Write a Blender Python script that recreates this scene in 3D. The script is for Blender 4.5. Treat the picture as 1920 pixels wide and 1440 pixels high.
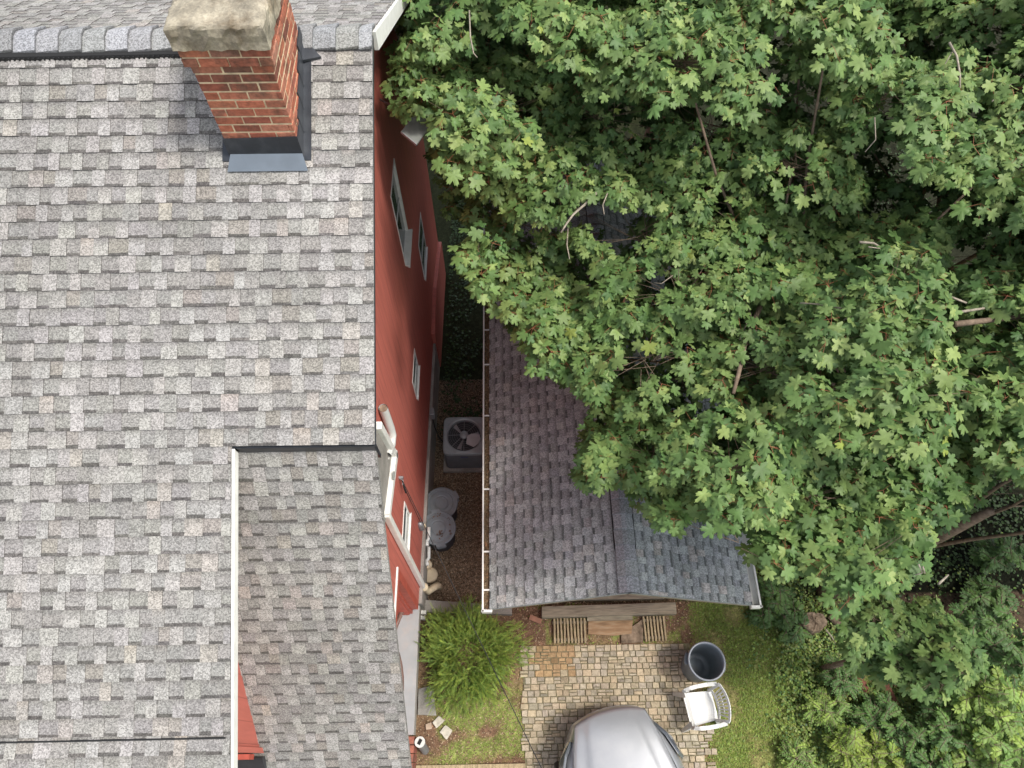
import bpy, math, random
import numpy as np
from math import sin, cos, pi, radians as R
from mathutils import Vector, Matrix

# ---------------------------------------------------------------- camera, sky, sun
S = bpy.context.scene
for o in list(bpy.data.objects): bpy.data.objects.remove(o)
CAM_H, PITCH, YAW, F = 12.2, R(62), R(0.9), 1331.0
cd = bpy.data.cameras.new('camera'); cam = bpy.data.objects.new('camera', cd); S.collection.objects.link(cam)
cam.location = (0, 0, CAM_H); cam.rotation_euler = (pi/2-PITCH, 0, -YAW)
cd.sensor_width = 36; cd.lens = 36*F/1920; cd.clip_start = .1; cd.clip_end = 500
S.camera = cam
SUN_EL, SUN_AZ = R(65), R(103)          # azimuth clockwise from +Y
W = bpy.data.worlds.new('World'); S.world = W; W.use_nodes = True
nt = W.node_tree; nt.nodes.clear()
sk = nt.nodes.new('ShaderNodeTexSky'); sk.sky_type = 'NISHITA'; sk.sun_disc = False
sk.sun_elevation = SUN_EL; sk.sun_rotation = SUN_AZ; sk.air_density = 1.0; sk.dust_density = 3.0; sk.ozone_density = 1.0
bg = nt.nodes.new('ShaderNodeBackground'); bg.inputs[1].default_value = 0.15
wo = nt.nodes.new('ShaderNodeOutputWorld')
hs = nt.nodes.new('ShaderNodeHueSaturation'); hs.inputs['Saturation'].default_value = .45      # milky, hazy sky
nt.links.new(sk.outputs[0], hs.inputs['Color']); nt.links.new(hs.outputs[0], bg.inputs[0]); nt.links.new(bg.outputs[0], wo.inputs[0])
sl = bpy.data.lights.new('sun', 'SUN'); sl.energy = 1.55; sl.angle = R(10); sl.color = (1, .95, .87)
so = bpy.data.objects.new('sun', sl); S.collection.objects.link(so)
sd = Vector((sin(SUN_AZ)*cos(SUN_EL), cos(SUN_AZ)*cos(SUN_EL), sin(SUN_EL)))
so.rotation_euler = sd.to_track_quat('Z', 'Y').to_euler(); so.location = (6, 1, 16)
S.view_settings.view_transform = 'Standard'; S.view_settings.look = 'None'
S.view_settings.exposure = 0.86; S.view_settings.gamma = 1
S.render.engine = 'CYCLES'

# ---------------------------------------------------------------- survey helpers: a pixel of the photograph to a point at a known height / on a known wall
def ray(px, py):
    u = (px-960)/F; v = (py-720)/F
    d = np.array([u, cos(PITCH)-v*sin(PITCH), -sin(PITCH)-v*cos(PITCH)])
    c, s = cos(-YAW), sin(-YAW)
    return np.array([c*d[0]-s*d[1], s*d[0]+c*d[1], d[2]])
CP = np.array([0, 0, CAM_H])
def az(px, py, z): d = ray(px, py); return Vector(CP+d*(z-CAM_H)/d[2])
def ax(px, py, x): d = ray(px, py); return Vector(CP+d*x/d[0])
def ay(px, py, y): d = ray(px, py); return Vector(CP+d*y/d[1])
def ap(px, py, P, n): d = ray(px, py); return Vector(CP+d*np.dot(np.array(P)-CP, n)/np.dot(d, n))
def proj(P):
    P = np.asarray(P, float); x, y, z = P[..., 0], P[..., 1], P[..., 2]-CAM_H
    c, s = cos(YAW), sin(YAW)
    X = c*x-s*y; Y = s*x+c*y
    dep = Y*cos(PITCH)-z*sin(PITCH); dn = -Y*sin(PITCH)-z*cos(PITCH)
    return 960+F*X/dep, 720+F*dn/dep

# ---------------------------------------------------------------- mesh helpers
class MB:
    def __init__(s): s.v = []; s.f = []; s.m = []; s.c = []; s.col = (1, 1, 1); s.mi = 0
    def add(s, vs, fs, cols=None):
        b = len(s.v); s.v += [tuple(p) for p in vs]
        s.c += [tuple(c) for c in cols] if cols else [s.col]*len(vs)
        for f in fs: s.f.append([b+i for i in f]); s.m.append(s.mi)
    def quad(s, a, b, c, d, cols=None): s.add([a, b, c, d], [(0, 1, 2, 3)], cols)
    def hexa(s, p, cols=None): s.add(p, [(0, 3, 2, 1), (4, 5, 6, 7), (0, 1, 5, 4), (1, 2, 6, 5), (2, 3, 7, 6), (3, 0, 4, 7)], cols)
    def box(s, c, d, M=None):
        c = Vector(c); q = []
        for z in (-1, 1):
            for x, y in ((-1, -1), (1, -1), (1, 1), (-1, 1)):
                p = Vector((x*d[0]/2, y*d[1]/2, z*d[2]/2)); q.append(c+(M @ p if M else p))
        s.hexa(q)
    def bar(s, a, b, w, h, up=(0, 0, 1)):
        a = Vector(a); b = Vector(b); t = (b-a).normalized(); up = Vector(up)
        sd_ = t.cross(up)
        if sd_.length < 1e-4: sd_ = t.cross(Vector((0, 1, 0)))
        sd_.normalize(); u = sd_.cross(t).normalized()
        q = []
        for e in (a, b):
            for x, y in ((-1, -1), (1, -1), (1, 1), (-1, 1)): q.append(e+sd_*x*w/2+u*y*h/2)
        s.hexa(q)
    def tube(s, pts, r, n=8, cap=True):
        pts = [Vector(p) for p in pts]; rs = r if isinstance(r, (list, tuple)) else [r]*len(pts)
        vs = []; fs = []; prev = None
        for i, p in enumerate(pts):
            t = (pts[min(i+1, len(pts)-1)]-pts[max(i-1, 0)]).normalized()
            if prev is None:
                a = t.orthogonal().normalized()
            else:
                a = prev-t*prev.dot(t); a = a.normalized() if a.length > 1e-6 else t.orthogonal().normalized()
            prev = a; b = t.cross(a)
            for k in range(n):
                an = 2*pi*k/n; vs.append(p+(a*cos(an)+b*sin(an))*rs[i])
        for i in range(len(pts)-1):
            for k in range(n):
                k2 = (k+1) % n; fs.append((i*n+k, i*n+k2, (i+1)*n+k2, (i+1)*n+k))
        if cap: fs.append(tuple(range(n))[::-1]); fs.append(tuple(range((len(pts)-1)*n, len(pts)*n)))
        s.add(vs, fs)
    def lathe(s, prof, c=(0, 0, 0), n=40, M=None, cap=True):
        vs = []; fs = []; c = Vector(c)
        for (r, z) in prof:
            for k in range(n):
                p = Vector((r*cos(2*pi*k/n), r*sin(2*pi*k/n), z)); vs.append(c+(M @ p if M else p))
        for i in range(len(prof)-1):
            for k in range(n):
                k2 = (k+1) % n; fs.append((i*n+k, i*n+k2, (i+1)*n+k2, (i+1)*n+k))
        if cap and prof[0][0] > 1e-4: fs.append(tuple(range(n))[::-1])
        if cap and prof[-1][0] > 1e-4: fs.append(tuple(range((len(prof)-1)*n, len(prof)*n)))
        s.add(vs, fs)
    def prism(s, poly, off):
        n = len(poly); off = Vector(off); a = [Vector(p) for p in poly]; b = [p+off for p in a]
        s.add(a+b, [tuple(range(n))[::-1], tuple(range(n, 2*n))]+[(i, (i+1) % n, (i+1) % n+n, i+n) for i in range(n)])
    def build(s, name, mats, parent=None, smooth=False, bevel=0, loc=None):
        me = bpy.data.meshes.new(name)
        off = Vector(loc) if loc is not None else Vector((0, 0, 0))
        me.from_pydata([Vector(p)-off for p in s.v], [], s.f)
        if not isinstance(mats, (list, tuple)): mats = [mats]
        for m in mats: me.materials.append(m)
        me.polygons.foreach_set('material_index', s.m)
        ca = me.color_attributes.new('Col', 'FLOAT_COLOR', 'POINT')
        a = np.ones((len(s.v), 4), np.float32); a[:, :3] = np.array(s.c, np.float32).reshape(-1, 3); ca.data.foreach_set('color', a.ravel())
        if smooth: me.polygons.foreach_set('use_smooth', [True]*len(s.f))
        me.validate(); me.update()
        o = bpy.data.objects.new(name, me); S.collection.objects.link(o)
        o.location = off
        if parent: o.parent = parent; o.matrix_parent_inverse = parent.matrix_world.inverted() if False else Matrix.Translation(-root_loc(parent))
        if bevel:
            b = o.modifiers.new('bevel', 'BEVEL'); b.width = bevel; b.segments = 2; b.limit_method = 'ANGLE'; b.angle_limit = R(40)
            if smooth: pass
        return o
def root_loc(o):
    l = Vector((0, 0, 0))
    while o: 
        l += o.location
        if o.parent: l += o.matrix_parent_inverse.translation
        o = o.parent
    return l
def tag(o, label=None, cat=None, group=None, kind=None):
    if label: o['label'] = label
    if cat: o['category'] = cat
    if group: o['group'] = group
    if kind: o['kind'] = kind
    return o
def thing(name, label, cat, loc=(0, 0, 0), group=None):
    o = bpy.data.objects.new(name, None); S.collection.objects.link(o); o.location = loc; o.empty_display_size = .2
    return tag(o, label, cat, group)
def npmesh(name, V, Fc, mats, parent=None, col=None, mi=None, smooth=False):
    """V (n,3); Fc list of (k,m) int arrays (faces with m corners)"""
    me = bpy.data.meshes.new(name); me.vertices.add(len(V)); me.vertices.foreach_set('co', V.astype(np.float32).ravel())
    loops = np.concatenate([f.ravel() for f in Fc]); tot = np.concatenate([np.full(len(f), f.shape[1]) for f in Fc])
    me.loops.add(len(loops)); me.loops.foreach_set('vertex_index', loops.astype(np.int32))
    me.polygons.add(len(tot)); st = np.concatenate([[0], np.cumsum(tot)[:-1]])
    me.polygons.foreach_set('loop_start', st.astype(np.int32)); me.polygons.foreach_set('loop_total', tot.astype(np.int32))
    if not isinstance(mats, (list, tuple)): mats = [mats]
    for m in mats: me.materials.append(m)
    if mi is not None: me.polygons.foreach_set('material_index', mi.astype(np.int32))
    me.update(calc_edges=True)
    if col is not None:
        ca = me.color_attributes.new('Col', 'FLOAT_COLOR', 'POINT'); a = np.ones((len(V), 4), np.float32); a[:, :3] = col; ca.data.foreach_set('color', a.ravel())
    if smooth: me.polygons.foreach_set('use_smooth', np.ones(len(tot), bool))
    o = bpy.data.objects.new(name, me); S.collection.objects.link(o)
    if parent: o.parent = parent; o.matrix_parent_inverse = Matrix.Translation(-root_loc(parent))
    return o

# ---------------------------------------------------------------- materials
def mat(name, col=(1, 1, 1), rough=.6, metal=0., var=.12, scale=8., vcol=False, speck=0., speck_scale=110., bump=0., bscale=60., stain=None, stain_scale=2., stain_amt=.5, spec=.5, coat=0., transl=0., stretch=(1, 1, 1)):
    m = bpy.data.materials.new(name); m.use_nodes = True; n = m.node_tree; N = n.nodes; L = n.links
    b = N['Principled BSDF']; b.inputs['Roughness'].default_value = rough; b.inputs['Metallic'].default_value = metal
    b.inputs['Specular IOR Level'].default_value = spec; b.inputs['Coat Weight'].default_value = coat
    tc = N.new('ShaderNodeTexCoord'); mp = N.new('ShaderNodeMapping'); mp.inputs['Scale'].default_value = stretch
    L.new(tc.outputs['Object'], mp.inputs[0]); P = mp.outputs[0]
    if vcol:
        at = N.new('ShaderNodeAttribute'); at.attribute_name = 'Col'; cur = at.outputs['Color']
        if col != (1, 1, 1):
            mx = N.new('ShaderNodeMix'); mx.data_type = 'RGBA'; mx.blend_type = 'MULTIPLY'; mx.inputs[0].default_value = 1
            L.new(cur, mx.inputs[6]); mx.inputs[7].default_value = (*col, 1); cur = mx.outputs[2]
    else:
        rg = N.new('ShaderNodeRGB'); rg.outputs[0].default_value = (*col, 1); cur = rg.outputs[0]
    if stain:
        ns = N.new('ShaderNodeTexNoise'); ns.inputs['Scale'].default_value = stain_scale; ns.inputs['Detail'].default_value = 6; ns.inputs['Roughness'].default_value = .65; L.new(P, ns.inputs[0])
        rp = N.new('ShaderNodeMapRange'); rp.inputs[1].default_value = .48; rp.inputs[2].default_value = .68; rp.inputs[4].default_value = stain_amt; L.new(ns.outputs[0], rp.inputs[0])
        mx = N.new('ShaderNodeMix'); mx.data_type = 'RGBA'; L.new(rp.outputs[0], mx.inputs[0]); L.new(cur, mx.inputs[6]); mx.inputs[7].default_value = (*stain, 1); cur = mx.outputs[2]
    def mul(fac_socket, lo, hi, a=0.25, z=.75):
        nonlocal cur
        rp = N.new('ShaderNodeMapRange'); rp.inputs[1].default_value = a; rp.inputs[2].default_value = z; rp.inputs[3].default_value = lo; rp.inputs[4].default_value = hi; L.new(fac_socket, rp.inputs[0])
        mx = N.new('ShaderNodeVectorMath'); mx.operation = 'SCALE'; L.new(cur, mx.inputs[0]); L.new(rp.outputs[0], mx.inputs[3]); cur = mx.outputs[0]
    if var:
        nz = N.new('ShaderNodeTexNoise'); nz.inputs['Scale'].default_value = scale; nz.inputs['Detail'].default_value = 5; L.new(P, nz.inputs[0]); mul(nz.outputs[0], 1-var, 1+var, .3, .7)
    if speck:
        vo = N.new('ShaderNodeTexVoronoi'); vo.inputs['Scale'].default_value = speck_scale; L.new(P, vo.inputs[0])
        sp = N.new('ShaderNodeSeparateColor'); L.new(vo.outputs['Color'], sp.inputs[0]); mul(sp.outputs[0], 1-speck, 1+speck, 0, 1)
    L.new(cur, b.inputs['Base Color'])
    if bump:
        nb = N.new('ShaderNodeTexNoise'); nb.inputs['Scale'].default_value = bscale; nb.inputs['Detail'].default_value = 4; L.new(P, nb.inputs[0])
        bp = N.new('ShaderNodeBump'); bp.inputs['Strength'].default_value = bump; bp.inputs['Distance'].default_value = .01; L.new(nb.outputs[0], bp.inputs['Height']); L.new(bp.outputs[0], b.inputs['Normal'])
    if transl:
        tr = N.new('ShaderNodeBsdfTranslucent'); L.new(cur, tr.inputs[0]); ms = N.new('ShaderNodeMixShader'); ms.inputs[0].default_value = transl
        L.new(b.outputs[0], ms.inputs[1]); L.new(tr.outputs[0], ms.inputs[2]); L.new(ms.outputs[0], N['Material Output'].inputs[0])
    return m
M_shingle = mat('roof_shingle', rough=.95, vcol=True, var=.13, scale=.9, speck=.42, speck_scale=105, bump=.35, bscale=180, spec=.2)
M_shingle_dark = mat('garage_shingle', rough=.95, vcol=True, var=.16, scale=1.1, speck=.35, speck_scale=75, bump=.35, bscale=140, spec=.2)
M_red = mat('red_siding', (.49, .135, .10), rough=.62, var=.10, scale=3, bump=.15, bscale=30, stain=(.48, .13, .09), stain_scale=1.2, stain_amt=.5, stretch=(1, 7, .6))
M_redw = mat('red_wood', (.42, .085, .055), rough=.6, var=.15, scale=12)
M_white = mat('white_paint', (.78, .77, .72), rough=.5, var=.06, scale=6, stain=(.5, .48, .42), stain_scale=9, stain_amt=.3)
M_white_plastic = mat('white_plastic', (.66, .66, .63), rough=.38, var=.04, scale=10, stain=(.6, .58, .5), stain_scale=14, stain_amt=.25)
M_cream = mat('cream_plastic', (.66, .55, .38), rough=.45, var=.1, scale=12, stain=(.4, .3, .18), stain_scale=12)
M_dark = mat('dark_flashing', (.035, .04, .048), rough=.38, metal=.3, var=.2, scale=5, stain=(.1, .11, .12), stain_scale=6, stain_amt=.3)
M_flash = mat('grey_flashing', (.16, .19, .22), rough=.4, metal=.3, var=.12, scale=5)
M_black = mat('black_rubber', (.012, .012, .012), rough=.7, var=.1)
M_brick = mat('brick', rough=.9, vcol=True, var=.25, scale=28, bump=.8, bscale=60, stain=(.09, .065, .05), stain_scale=6, stain_amt=.7, spec=.2)
M_mortar = mat('mortar', (.62, .50, .33), rough=.95, var=.25, scale=20, bump=.4, spec=.2)
M_cement = mat('cement', (.31, .275, .205), rough=.95, var=.45, scale=5, bump=1, bscale=16, stain=(.12, .09, .055), stain_scale=4, stain_amt=.85, speck=.15, speck_scale=70)
M_conc = mat('concrete', (.30, .28, .25), rough=.9, var=.2, scale=4, bump=.3, stain=(.15, .14, .12), stain_scale=3, speck=.1, speck_scale=80)
M_deck = mat('grey_deck_paint', (.33, .33, .33), rough=.5, var=.12, scale=3, stain=(.42, .35, .31), stain_scale=5, stain_amt=.6)
M_wood = mat('weathered_wood', (.28, .24, .17), rough=.85, var=.28, scale=5, bump=.5, bscale=40, stretch=(1, 9, 9), stain=(.18, .14, .09), stain_scale=2, stain_amt=.6)
M_wood_y = mat('slat_wood', (.36, .28, .165), rough=.85, var=.3, scale=9, bump=.4, stretch=(6, 1, 6), stain=(.22, .16, .08), stain_scale=6)
M_rust = mat('rusty_board', (.31, .19, .10), rough=.85, var=.35, scale=4, bump=.4, stain=(.26, .20, .13), stain_scale=4, stain_amt=.8, stretch=(1, 5, 1))
M_bark = mat('bark', (.21, .155, .11), rough=.9, var=.35, scale=18, bump=.7, bscale=40, spec=.2)
M_bark_pale = mat('pale_dead_wood', (.31, .27, .21), rough=.9, var=.3, scale=20, bump=.5, spec=.2)
M_twig = mat('red_twig', (.30, .10, .045), rough=.6, var=.2, scale=30)
M_leaf = mat('maple_leaf', rough=.5, vcol=True, var=.13, scale=22, spec=.3, transl=.22)
M_leaf2 = mat('shrub_leaf', rough=.5, vcol=True, var=.15, scale=25, spec=.35, transl=.25)
M_grass = mat('grass_blade', rough=.6, vcol=True, var=.15, scale=12, spec=.3, transl=.3)
M_ground = mat('soil_ground', rough=1, vcol=True, var=.3, scale=14, speck=.35, speck_scale=70, bump=.8, bscale=60, spec=.1)
M_paver = mat('paver_brick', rough=.9, vcol=True, var=.2, scale=20, bump=.5, bscale=70, speck=.12, speck_scale=120, spec=.2)
M_chip = mat('chips_and_litter', rough=.9, vcol=True, var=.2, scale=30, spec=.15)
M_acgrey = mat('grey_enamel', (.31, .355, .37), rough=.42, metal=.2, var=.08, scale=5, stain=(.17, .16, .14), stain_scale=8, stain_amt=.4)
M_acdark = mat('dark_grille', (.045, .05, .055), rough=.5, metal=.3, var=.15)
M_fan = mat('fan_blade', (.12, .13, .14), rough=.45, metal=.4)
M_wire = mat('grey_wire', (.3, .31, .32), rough=.4, metal=.5)
M_bin = mat('grey_bin_plastic', (.165, .19, .21), rough=.45, var=.12, scale=7, stain=(.16, .15, .13), stain_scale=8, stain_amt=.35)
M_bin_rim = mat('grey_bin_rim', (.20, .215, .24), rough=.4, var=.08)
M_bin_dark = mat('dark_bin_body', (.028, .032, .04), rough=.5, var=.15)
M_glass = mat('window_glass', (.012, .03, .03), rough=.08, var=.1, spec=.7)
M_car = mat('silver_car_paint', (.33, .34, .355), rough=.30, metal=.35, var=.03, scale=1.5, coat=.8, stain=(.42, .42, .42), stain_scale=3, stain_amt=.3)
M_carglass = mat('car_glass', (.01, .012, .015), rough=.05, var=0)
M_carlamp = mat('headlight_lens', (.10, .11, .12), rough=.08, var=0, spec=.8, coat=1)
M_tyre = mat('tyre', (.02, .02, .02), rough=.8, var=.1)
M_panel = mat('grey_panel', (.19, .20, .185), rough=.5, var=.15, scale=10, stain=(.25, .25, .22), stain_scale=20, stain_amt=.3)
M_stone = mat('pale_stone', (.50, .46, .38), rough=.9, var=.2, scale=15, bump=.5, stain=(.3, .26, .19), stain_scale=14)
M_rot = mat('rotten_wood', (.20, .15, .105), rough=.95, var=.45, scale=14, bump=1, bscale=35, stretch=(1, 1, 1), spec=.1)

def grooves(m):
    """shallow vertical board joints every 0.2 m along the wall"""
    n = m.node_tree; N = n.nodes; L = n.links; b = N['Principled BSDF']; lk = b.inputs['Base Color'].links[0]; src = lk.from_socket
    tc = N.new('ShaderNodeTexCoord'); sx = N.new('ShaderNodeSeparateXYZ'); L.new(tc.outputs['Object'], sx.inputs[0])
    a = N.new('ShaderNodeMath'); a.operation = 'PINGPONG'; a.inputs[1].default_value = .1; L.new(sx.outputs['Y'], a.inputs[0])
    r = N.new('ShaderNodeMapRange'); r.inputs[1].default_value = 0; r.inputs[2].default_value = .008; r.inputs[3].default_value = .62; r.inputs[4].default_value = 1; L.new(a.outputs[0], r.inputs[0])
    s = N.new('ShaderNodeVectorMath'); s.operation = 'SCALE'; L.new(src, s.inputs[0]); L.new(r.outputs[0], s.inputs[3]); L.new(s.outputs[0], b.inputs['Base Color'])
grooves(M_red)
def jit(c, a, rnd): 
    k = 1+rnd.uniform(-a, a); return (c[0]*k, c[1]*k*(1+rnd.uniform(-.02, .02)), c[2]*k*(1+rnd.uniform(-.025, .025)))

# ---------------------------------------------------------------- laminated shingles: every course and every tab is a raised piece
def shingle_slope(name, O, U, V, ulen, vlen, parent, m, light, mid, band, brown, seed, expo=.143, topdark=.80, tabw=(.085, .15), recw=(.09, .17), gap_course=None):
    rnd = random.Random(seed); O = Vector(O); U = Vector(U).normalized(); V = Vector(V).normalized(); N = U.cross(V)
    if N.z < 0: N = -N
    b = MB(); n = int(vlen/expo)+1
    b.col = mid; b.hexa([O-N*.05, O+U*ulen-N*.05, O+U*ulen+V*vlen-N*.05, O+V*vlen-N*.05, O-N*.004, O+U*ulen-N*.004, O+U*ulen+V*vlen-N*.004, O+V*vlen-N*.004])
    for i in range(n):
        v0 = i*expo; v1 = min(v0+expo, vlen)
        if v1-v0 < .02: continue
        h0, h1 = .001, .009
        lift = .028 if gap_course == i else 0
        u = -rnd.uniform(0, .2); tab = rnd.random() < .5; wob = rnd.uniform(0, 6.28)
        lastjoin = 0
        while u < ulen:
            w = rnd.uniform(*(tabw if tab else recw)); ua = max(u, 0); ub = min(u+w, ulen); u += w
            if ub-ua < .003: tab = not tab; continue
            e = .005 if tab else 0
            dv = .0025*sin(wob+u*3)+rnd.uniform(-.0015, .0015)
            br = brown if rnd.random() < .14 else (1, 1, 1)
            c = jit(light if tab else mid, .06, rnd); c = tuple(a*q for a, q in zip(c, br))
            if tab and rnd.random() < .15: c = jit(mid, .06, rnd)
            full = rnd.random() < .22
            cm = jit(mid, .05, rnd); ctop = tuple(a*(.93 if (tab and full) else topdark)*q for a, q in zip(c if (tab and full) else cm, br))  # darker top row: printed shade plus painted shadow of the course above
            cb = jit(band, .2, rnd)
            def pt(uu, vv, hh): return O+U*uu+V*vv+N*hh
            g = .0012 if rnd.random() < .4 else 0
            # rows: top, middle, bottom
            va = v0-.012; vb = v0+(v1-v0)*(rnd.uniform(.42, .55) if tab else rnd.uniform(.25, .4)); vc = v1-.004+dv if tab else v1-(v1-v0)*rnd.uniform(.17, .24); vd = v1+dv; vc0 = vc-.006
            H = lambda vv: h0+(h1-h0)*(vv-v0)/(expo)+e+lift*(vv-v0)/expo
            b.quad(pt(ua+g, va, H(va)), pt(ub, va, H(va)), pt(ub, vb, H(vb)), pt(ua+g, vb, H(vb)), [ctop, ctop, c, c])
            b.quad(pt(ua+g, vb, H(vb)), pt(ub, vb, H(vb)), pt(ub, vc, H(vc)), pt(ua+g, vc, H(vc)), [c, c, c, c])
            if tab:
                b.quad(pt(ua+g, vc, H(vc)), pt(ub, vc, H(vc)), pt(ub, vd, H(vd)), pt(ua+g, vd, H(vd)), [c]*4)
                for uu in (ua+g, ub):
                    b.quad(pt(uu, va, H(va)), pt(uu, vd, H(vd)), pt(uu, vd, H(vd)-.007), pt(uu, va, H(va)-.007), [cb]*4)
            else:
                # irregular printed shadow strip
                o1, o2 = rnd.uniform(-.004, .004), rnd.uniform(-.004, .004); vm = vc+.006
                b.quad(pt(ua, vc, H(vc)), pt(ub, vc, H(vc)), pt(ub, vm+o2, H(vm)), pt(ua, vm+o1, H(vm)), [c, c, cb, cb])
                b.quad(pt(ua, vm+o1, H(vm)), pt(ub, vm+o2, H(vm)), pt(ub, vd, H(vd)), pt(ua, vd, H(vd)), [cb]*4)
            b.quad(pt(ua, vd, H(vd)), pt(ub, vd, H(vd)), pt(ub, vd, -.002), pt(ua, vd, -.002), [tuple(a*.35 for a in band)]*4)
            tab = not tab if rnd.random() < .93 else tab
    return b.build(name, m, parent)
def ridge_caps(name, A, B, n1, n2, w, parent, m, cols, seed, step=.19, reverse=False):
    """overlapping bent cap shingles from A to B, falling along n1 and n2"""
    rnd = random.Random(seed); A = Vector(A); B = Vector(B); T = (B-A).normalized(); Lg = (B-A).length
    n1 = Vector(n1).normalized(); n2 = Vector(n2).normalized(); b = MB(); k = int(Lg/step)+1
    for i in range(k):
        s0 = i*step; s1 = min(s0+step*1.02, Lg); c = jit(rnd.choice(cols), .08, rnd); ht, hb = .014, .040
        rows = []
        for s, h in ((s0, ht), (s1, hb)):
            p = A+T*s; ww = w+rnd.uniform(-.006, .006)
            pr = []
            for q in range(9):
                t = (q-4)/4
                d = n1*(-t) if t < 0 else n2*t
                up = .02*(1-abs(t))**2
                pr.append(p+d*ww-Vector((0, 0, 1))*(.02*(1-min(1, abs(t)*3))**2)+Vector((0, 0, h+.006*(1-abs(t)))))
            rows.append(pr)
        vs = rows[0]+rows[1]+[p-Vector((0, 0, hb*.8)) for p in rows[1]]+[p-Vector((0, 0, ht*1.1)) for p in rows[0]]
        dk = tuple(a*.3 for a in c)
        fs = [(q, q+1, q+10, q+9) for q in range(8)]+[(q+9, q+10, q+19, q+18) for q in range(8)]+[(0, 9, 18, 27), (8, 35, 26, 17)]
        b.add(vs, fs, [c]*18+[dk]*18)
    return b.build(name, m, parent)
# ================================================================ HOUSE
TH = R(25.5); RY, RZ = 5.39, 8.355; XR, XL, XW = -1.08, -2.24, -1.45
cT, sT = cos(TH), sin(TH)
def zup(y): return RZ-(RY-y)*math.tan(TH)
house = thing('gambrel_house', 'red sided house with a light grey shingle gambrel roof and a tall brick chimney', 'house', (-4.5, 5.4, 0))
LT, MD, BD, BR = (.318, .306, .285), (.252, .243, .226), (.115, .108, .10), (1.02, .98, .94)
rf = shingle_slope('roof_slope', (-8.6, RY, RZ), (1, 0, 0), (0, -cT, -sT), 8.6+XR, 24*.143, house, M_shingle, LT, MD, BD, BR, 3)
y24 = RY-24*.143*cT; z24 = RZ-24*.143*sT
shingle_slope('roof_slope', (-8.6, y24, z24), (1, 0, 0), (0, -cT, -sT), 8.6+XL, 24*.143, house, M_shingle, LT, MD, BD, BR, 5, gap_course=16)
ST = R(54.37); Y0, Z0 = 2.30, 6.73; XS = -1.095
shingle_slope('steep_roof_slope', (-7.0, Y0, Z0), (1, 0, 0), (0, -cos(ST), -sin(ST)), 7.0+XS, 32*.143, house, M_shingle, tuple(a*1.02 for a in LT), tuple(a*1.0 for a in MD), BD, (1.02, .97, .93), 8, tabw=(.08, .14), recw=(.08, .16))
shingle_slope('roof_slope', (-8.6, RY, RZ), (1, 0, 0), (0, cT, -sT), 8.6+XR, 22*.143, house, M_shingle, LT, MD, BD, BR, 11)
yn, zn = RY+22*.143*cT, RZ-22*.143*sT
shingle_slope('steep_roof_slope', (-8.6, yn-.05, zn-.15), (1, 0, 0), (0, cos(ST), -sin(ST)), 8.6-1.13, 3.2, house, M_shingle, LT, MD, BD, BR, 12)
CAPC = [(.30, .305, .31), (.26, .262, .258), (.33, .338, .35), (.275, .275, .265)]
ridge_caps('ridge_cap', (-8.6, RY-.01, RZ+.015), (XR+.005, RY-.01, RZ+.015), (0, -cT, -sT), (0, cT, -sT), .165, house, M_shingle, CAPC, 4)
b = MB()      # ridge vent showing under the caps, left of the chimney
b.hexa([Vector(p) for p in [(-8.6, RY-.235, zup(RY-.235)+.006), (-2.3, RY-.19, zup(RY-.19)+.006), (-2.3, RY-.10, zup(RY-.10)+.01), (-8.6, RY-.10, zup(RY-.10)+.01),
       (-8.6, RY-.225, zup(RY-.225)+.032), (-2.3, RY-.18, zup(RY-.18)+.032), (-2.3, RY-.10, zup(RY-.10)+.03), (-8.6, RY-.10, zup(RY-.10)+.03)]])
for k in range(150):
    x = -8.5+k*.041; y = RY-.237+.045*(x+8.6)/6.3
    b.box((x, y, zup(y)+.02), (.012, .012, .024))
b.build('ridge_vent', M_black, house)
b = MB(); nrm = (0, -sT, cT); P0 = (0, RY, RZ+.004); s0 = ap(-60, 1393.5, P0, nrm); s1 = ap(424, 1383.5, P0, nrm)     # black strip standing in for the shadow gap under a lifted course
b.bar(s0+Vector((0, 0, .010)), s1+Vector((0, 0, .010)), .012, .012, nrm); b.build('seam_shadow', M_black, house)
# drip edges and fascias
b = MB()
for (x, ya, yb) in ((XR, RY, y24),):
    b.hexa([(x-.01, yb, zup(yb)-.055), (x+.004, yb, zup(yb)-.055), (x+.004, ya, zup(ya)-.055), (x-.01, ya, zup(ya)-.055), (x-.01, yb, zup(yb)-.012), (x+.004, yb, zup(yb)-.012), (x+.004, ya, zup(ya)-.012), (x-.01, ya, zup(ya)-.012)])
b.build('drip_edge', M_dark, house)
b = MB()      # white rake board of the lower-left roof edge
def rakeboard(b, x0, x1, ya, yb, top, bot, zf=zup):
    b.hexa([(x0, yb, zf(yb)-bot), (x1, yb, zf(yb)-bot), (x1, ya, zf(ya)-bot), (x0, ya, zf(ya)-bot), (x0, yb, zf(yb)-top), (x1, yb, zf(yb)-top), (x1, ya, zf(ya)-top), (x0, ya, zf(ya)-top)])
rakeboard(b, XL+.004, XL+.026, y24-.02, -.9, -.004, .09)
b.build('rake_trim', M_white, house)
def zno(y): return RZ-(y-RY)*math.tan(TH)
b = MB(); rakeboard(b, XR-.005, XR+.03, 8.4, RY-.02, .0, .17, zno); rakeboard(b, XR-.09, XR-.006, 8.4, RY+.2, .1, .17, zno)
b.build('rake_trim', M_white, house)
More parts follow.
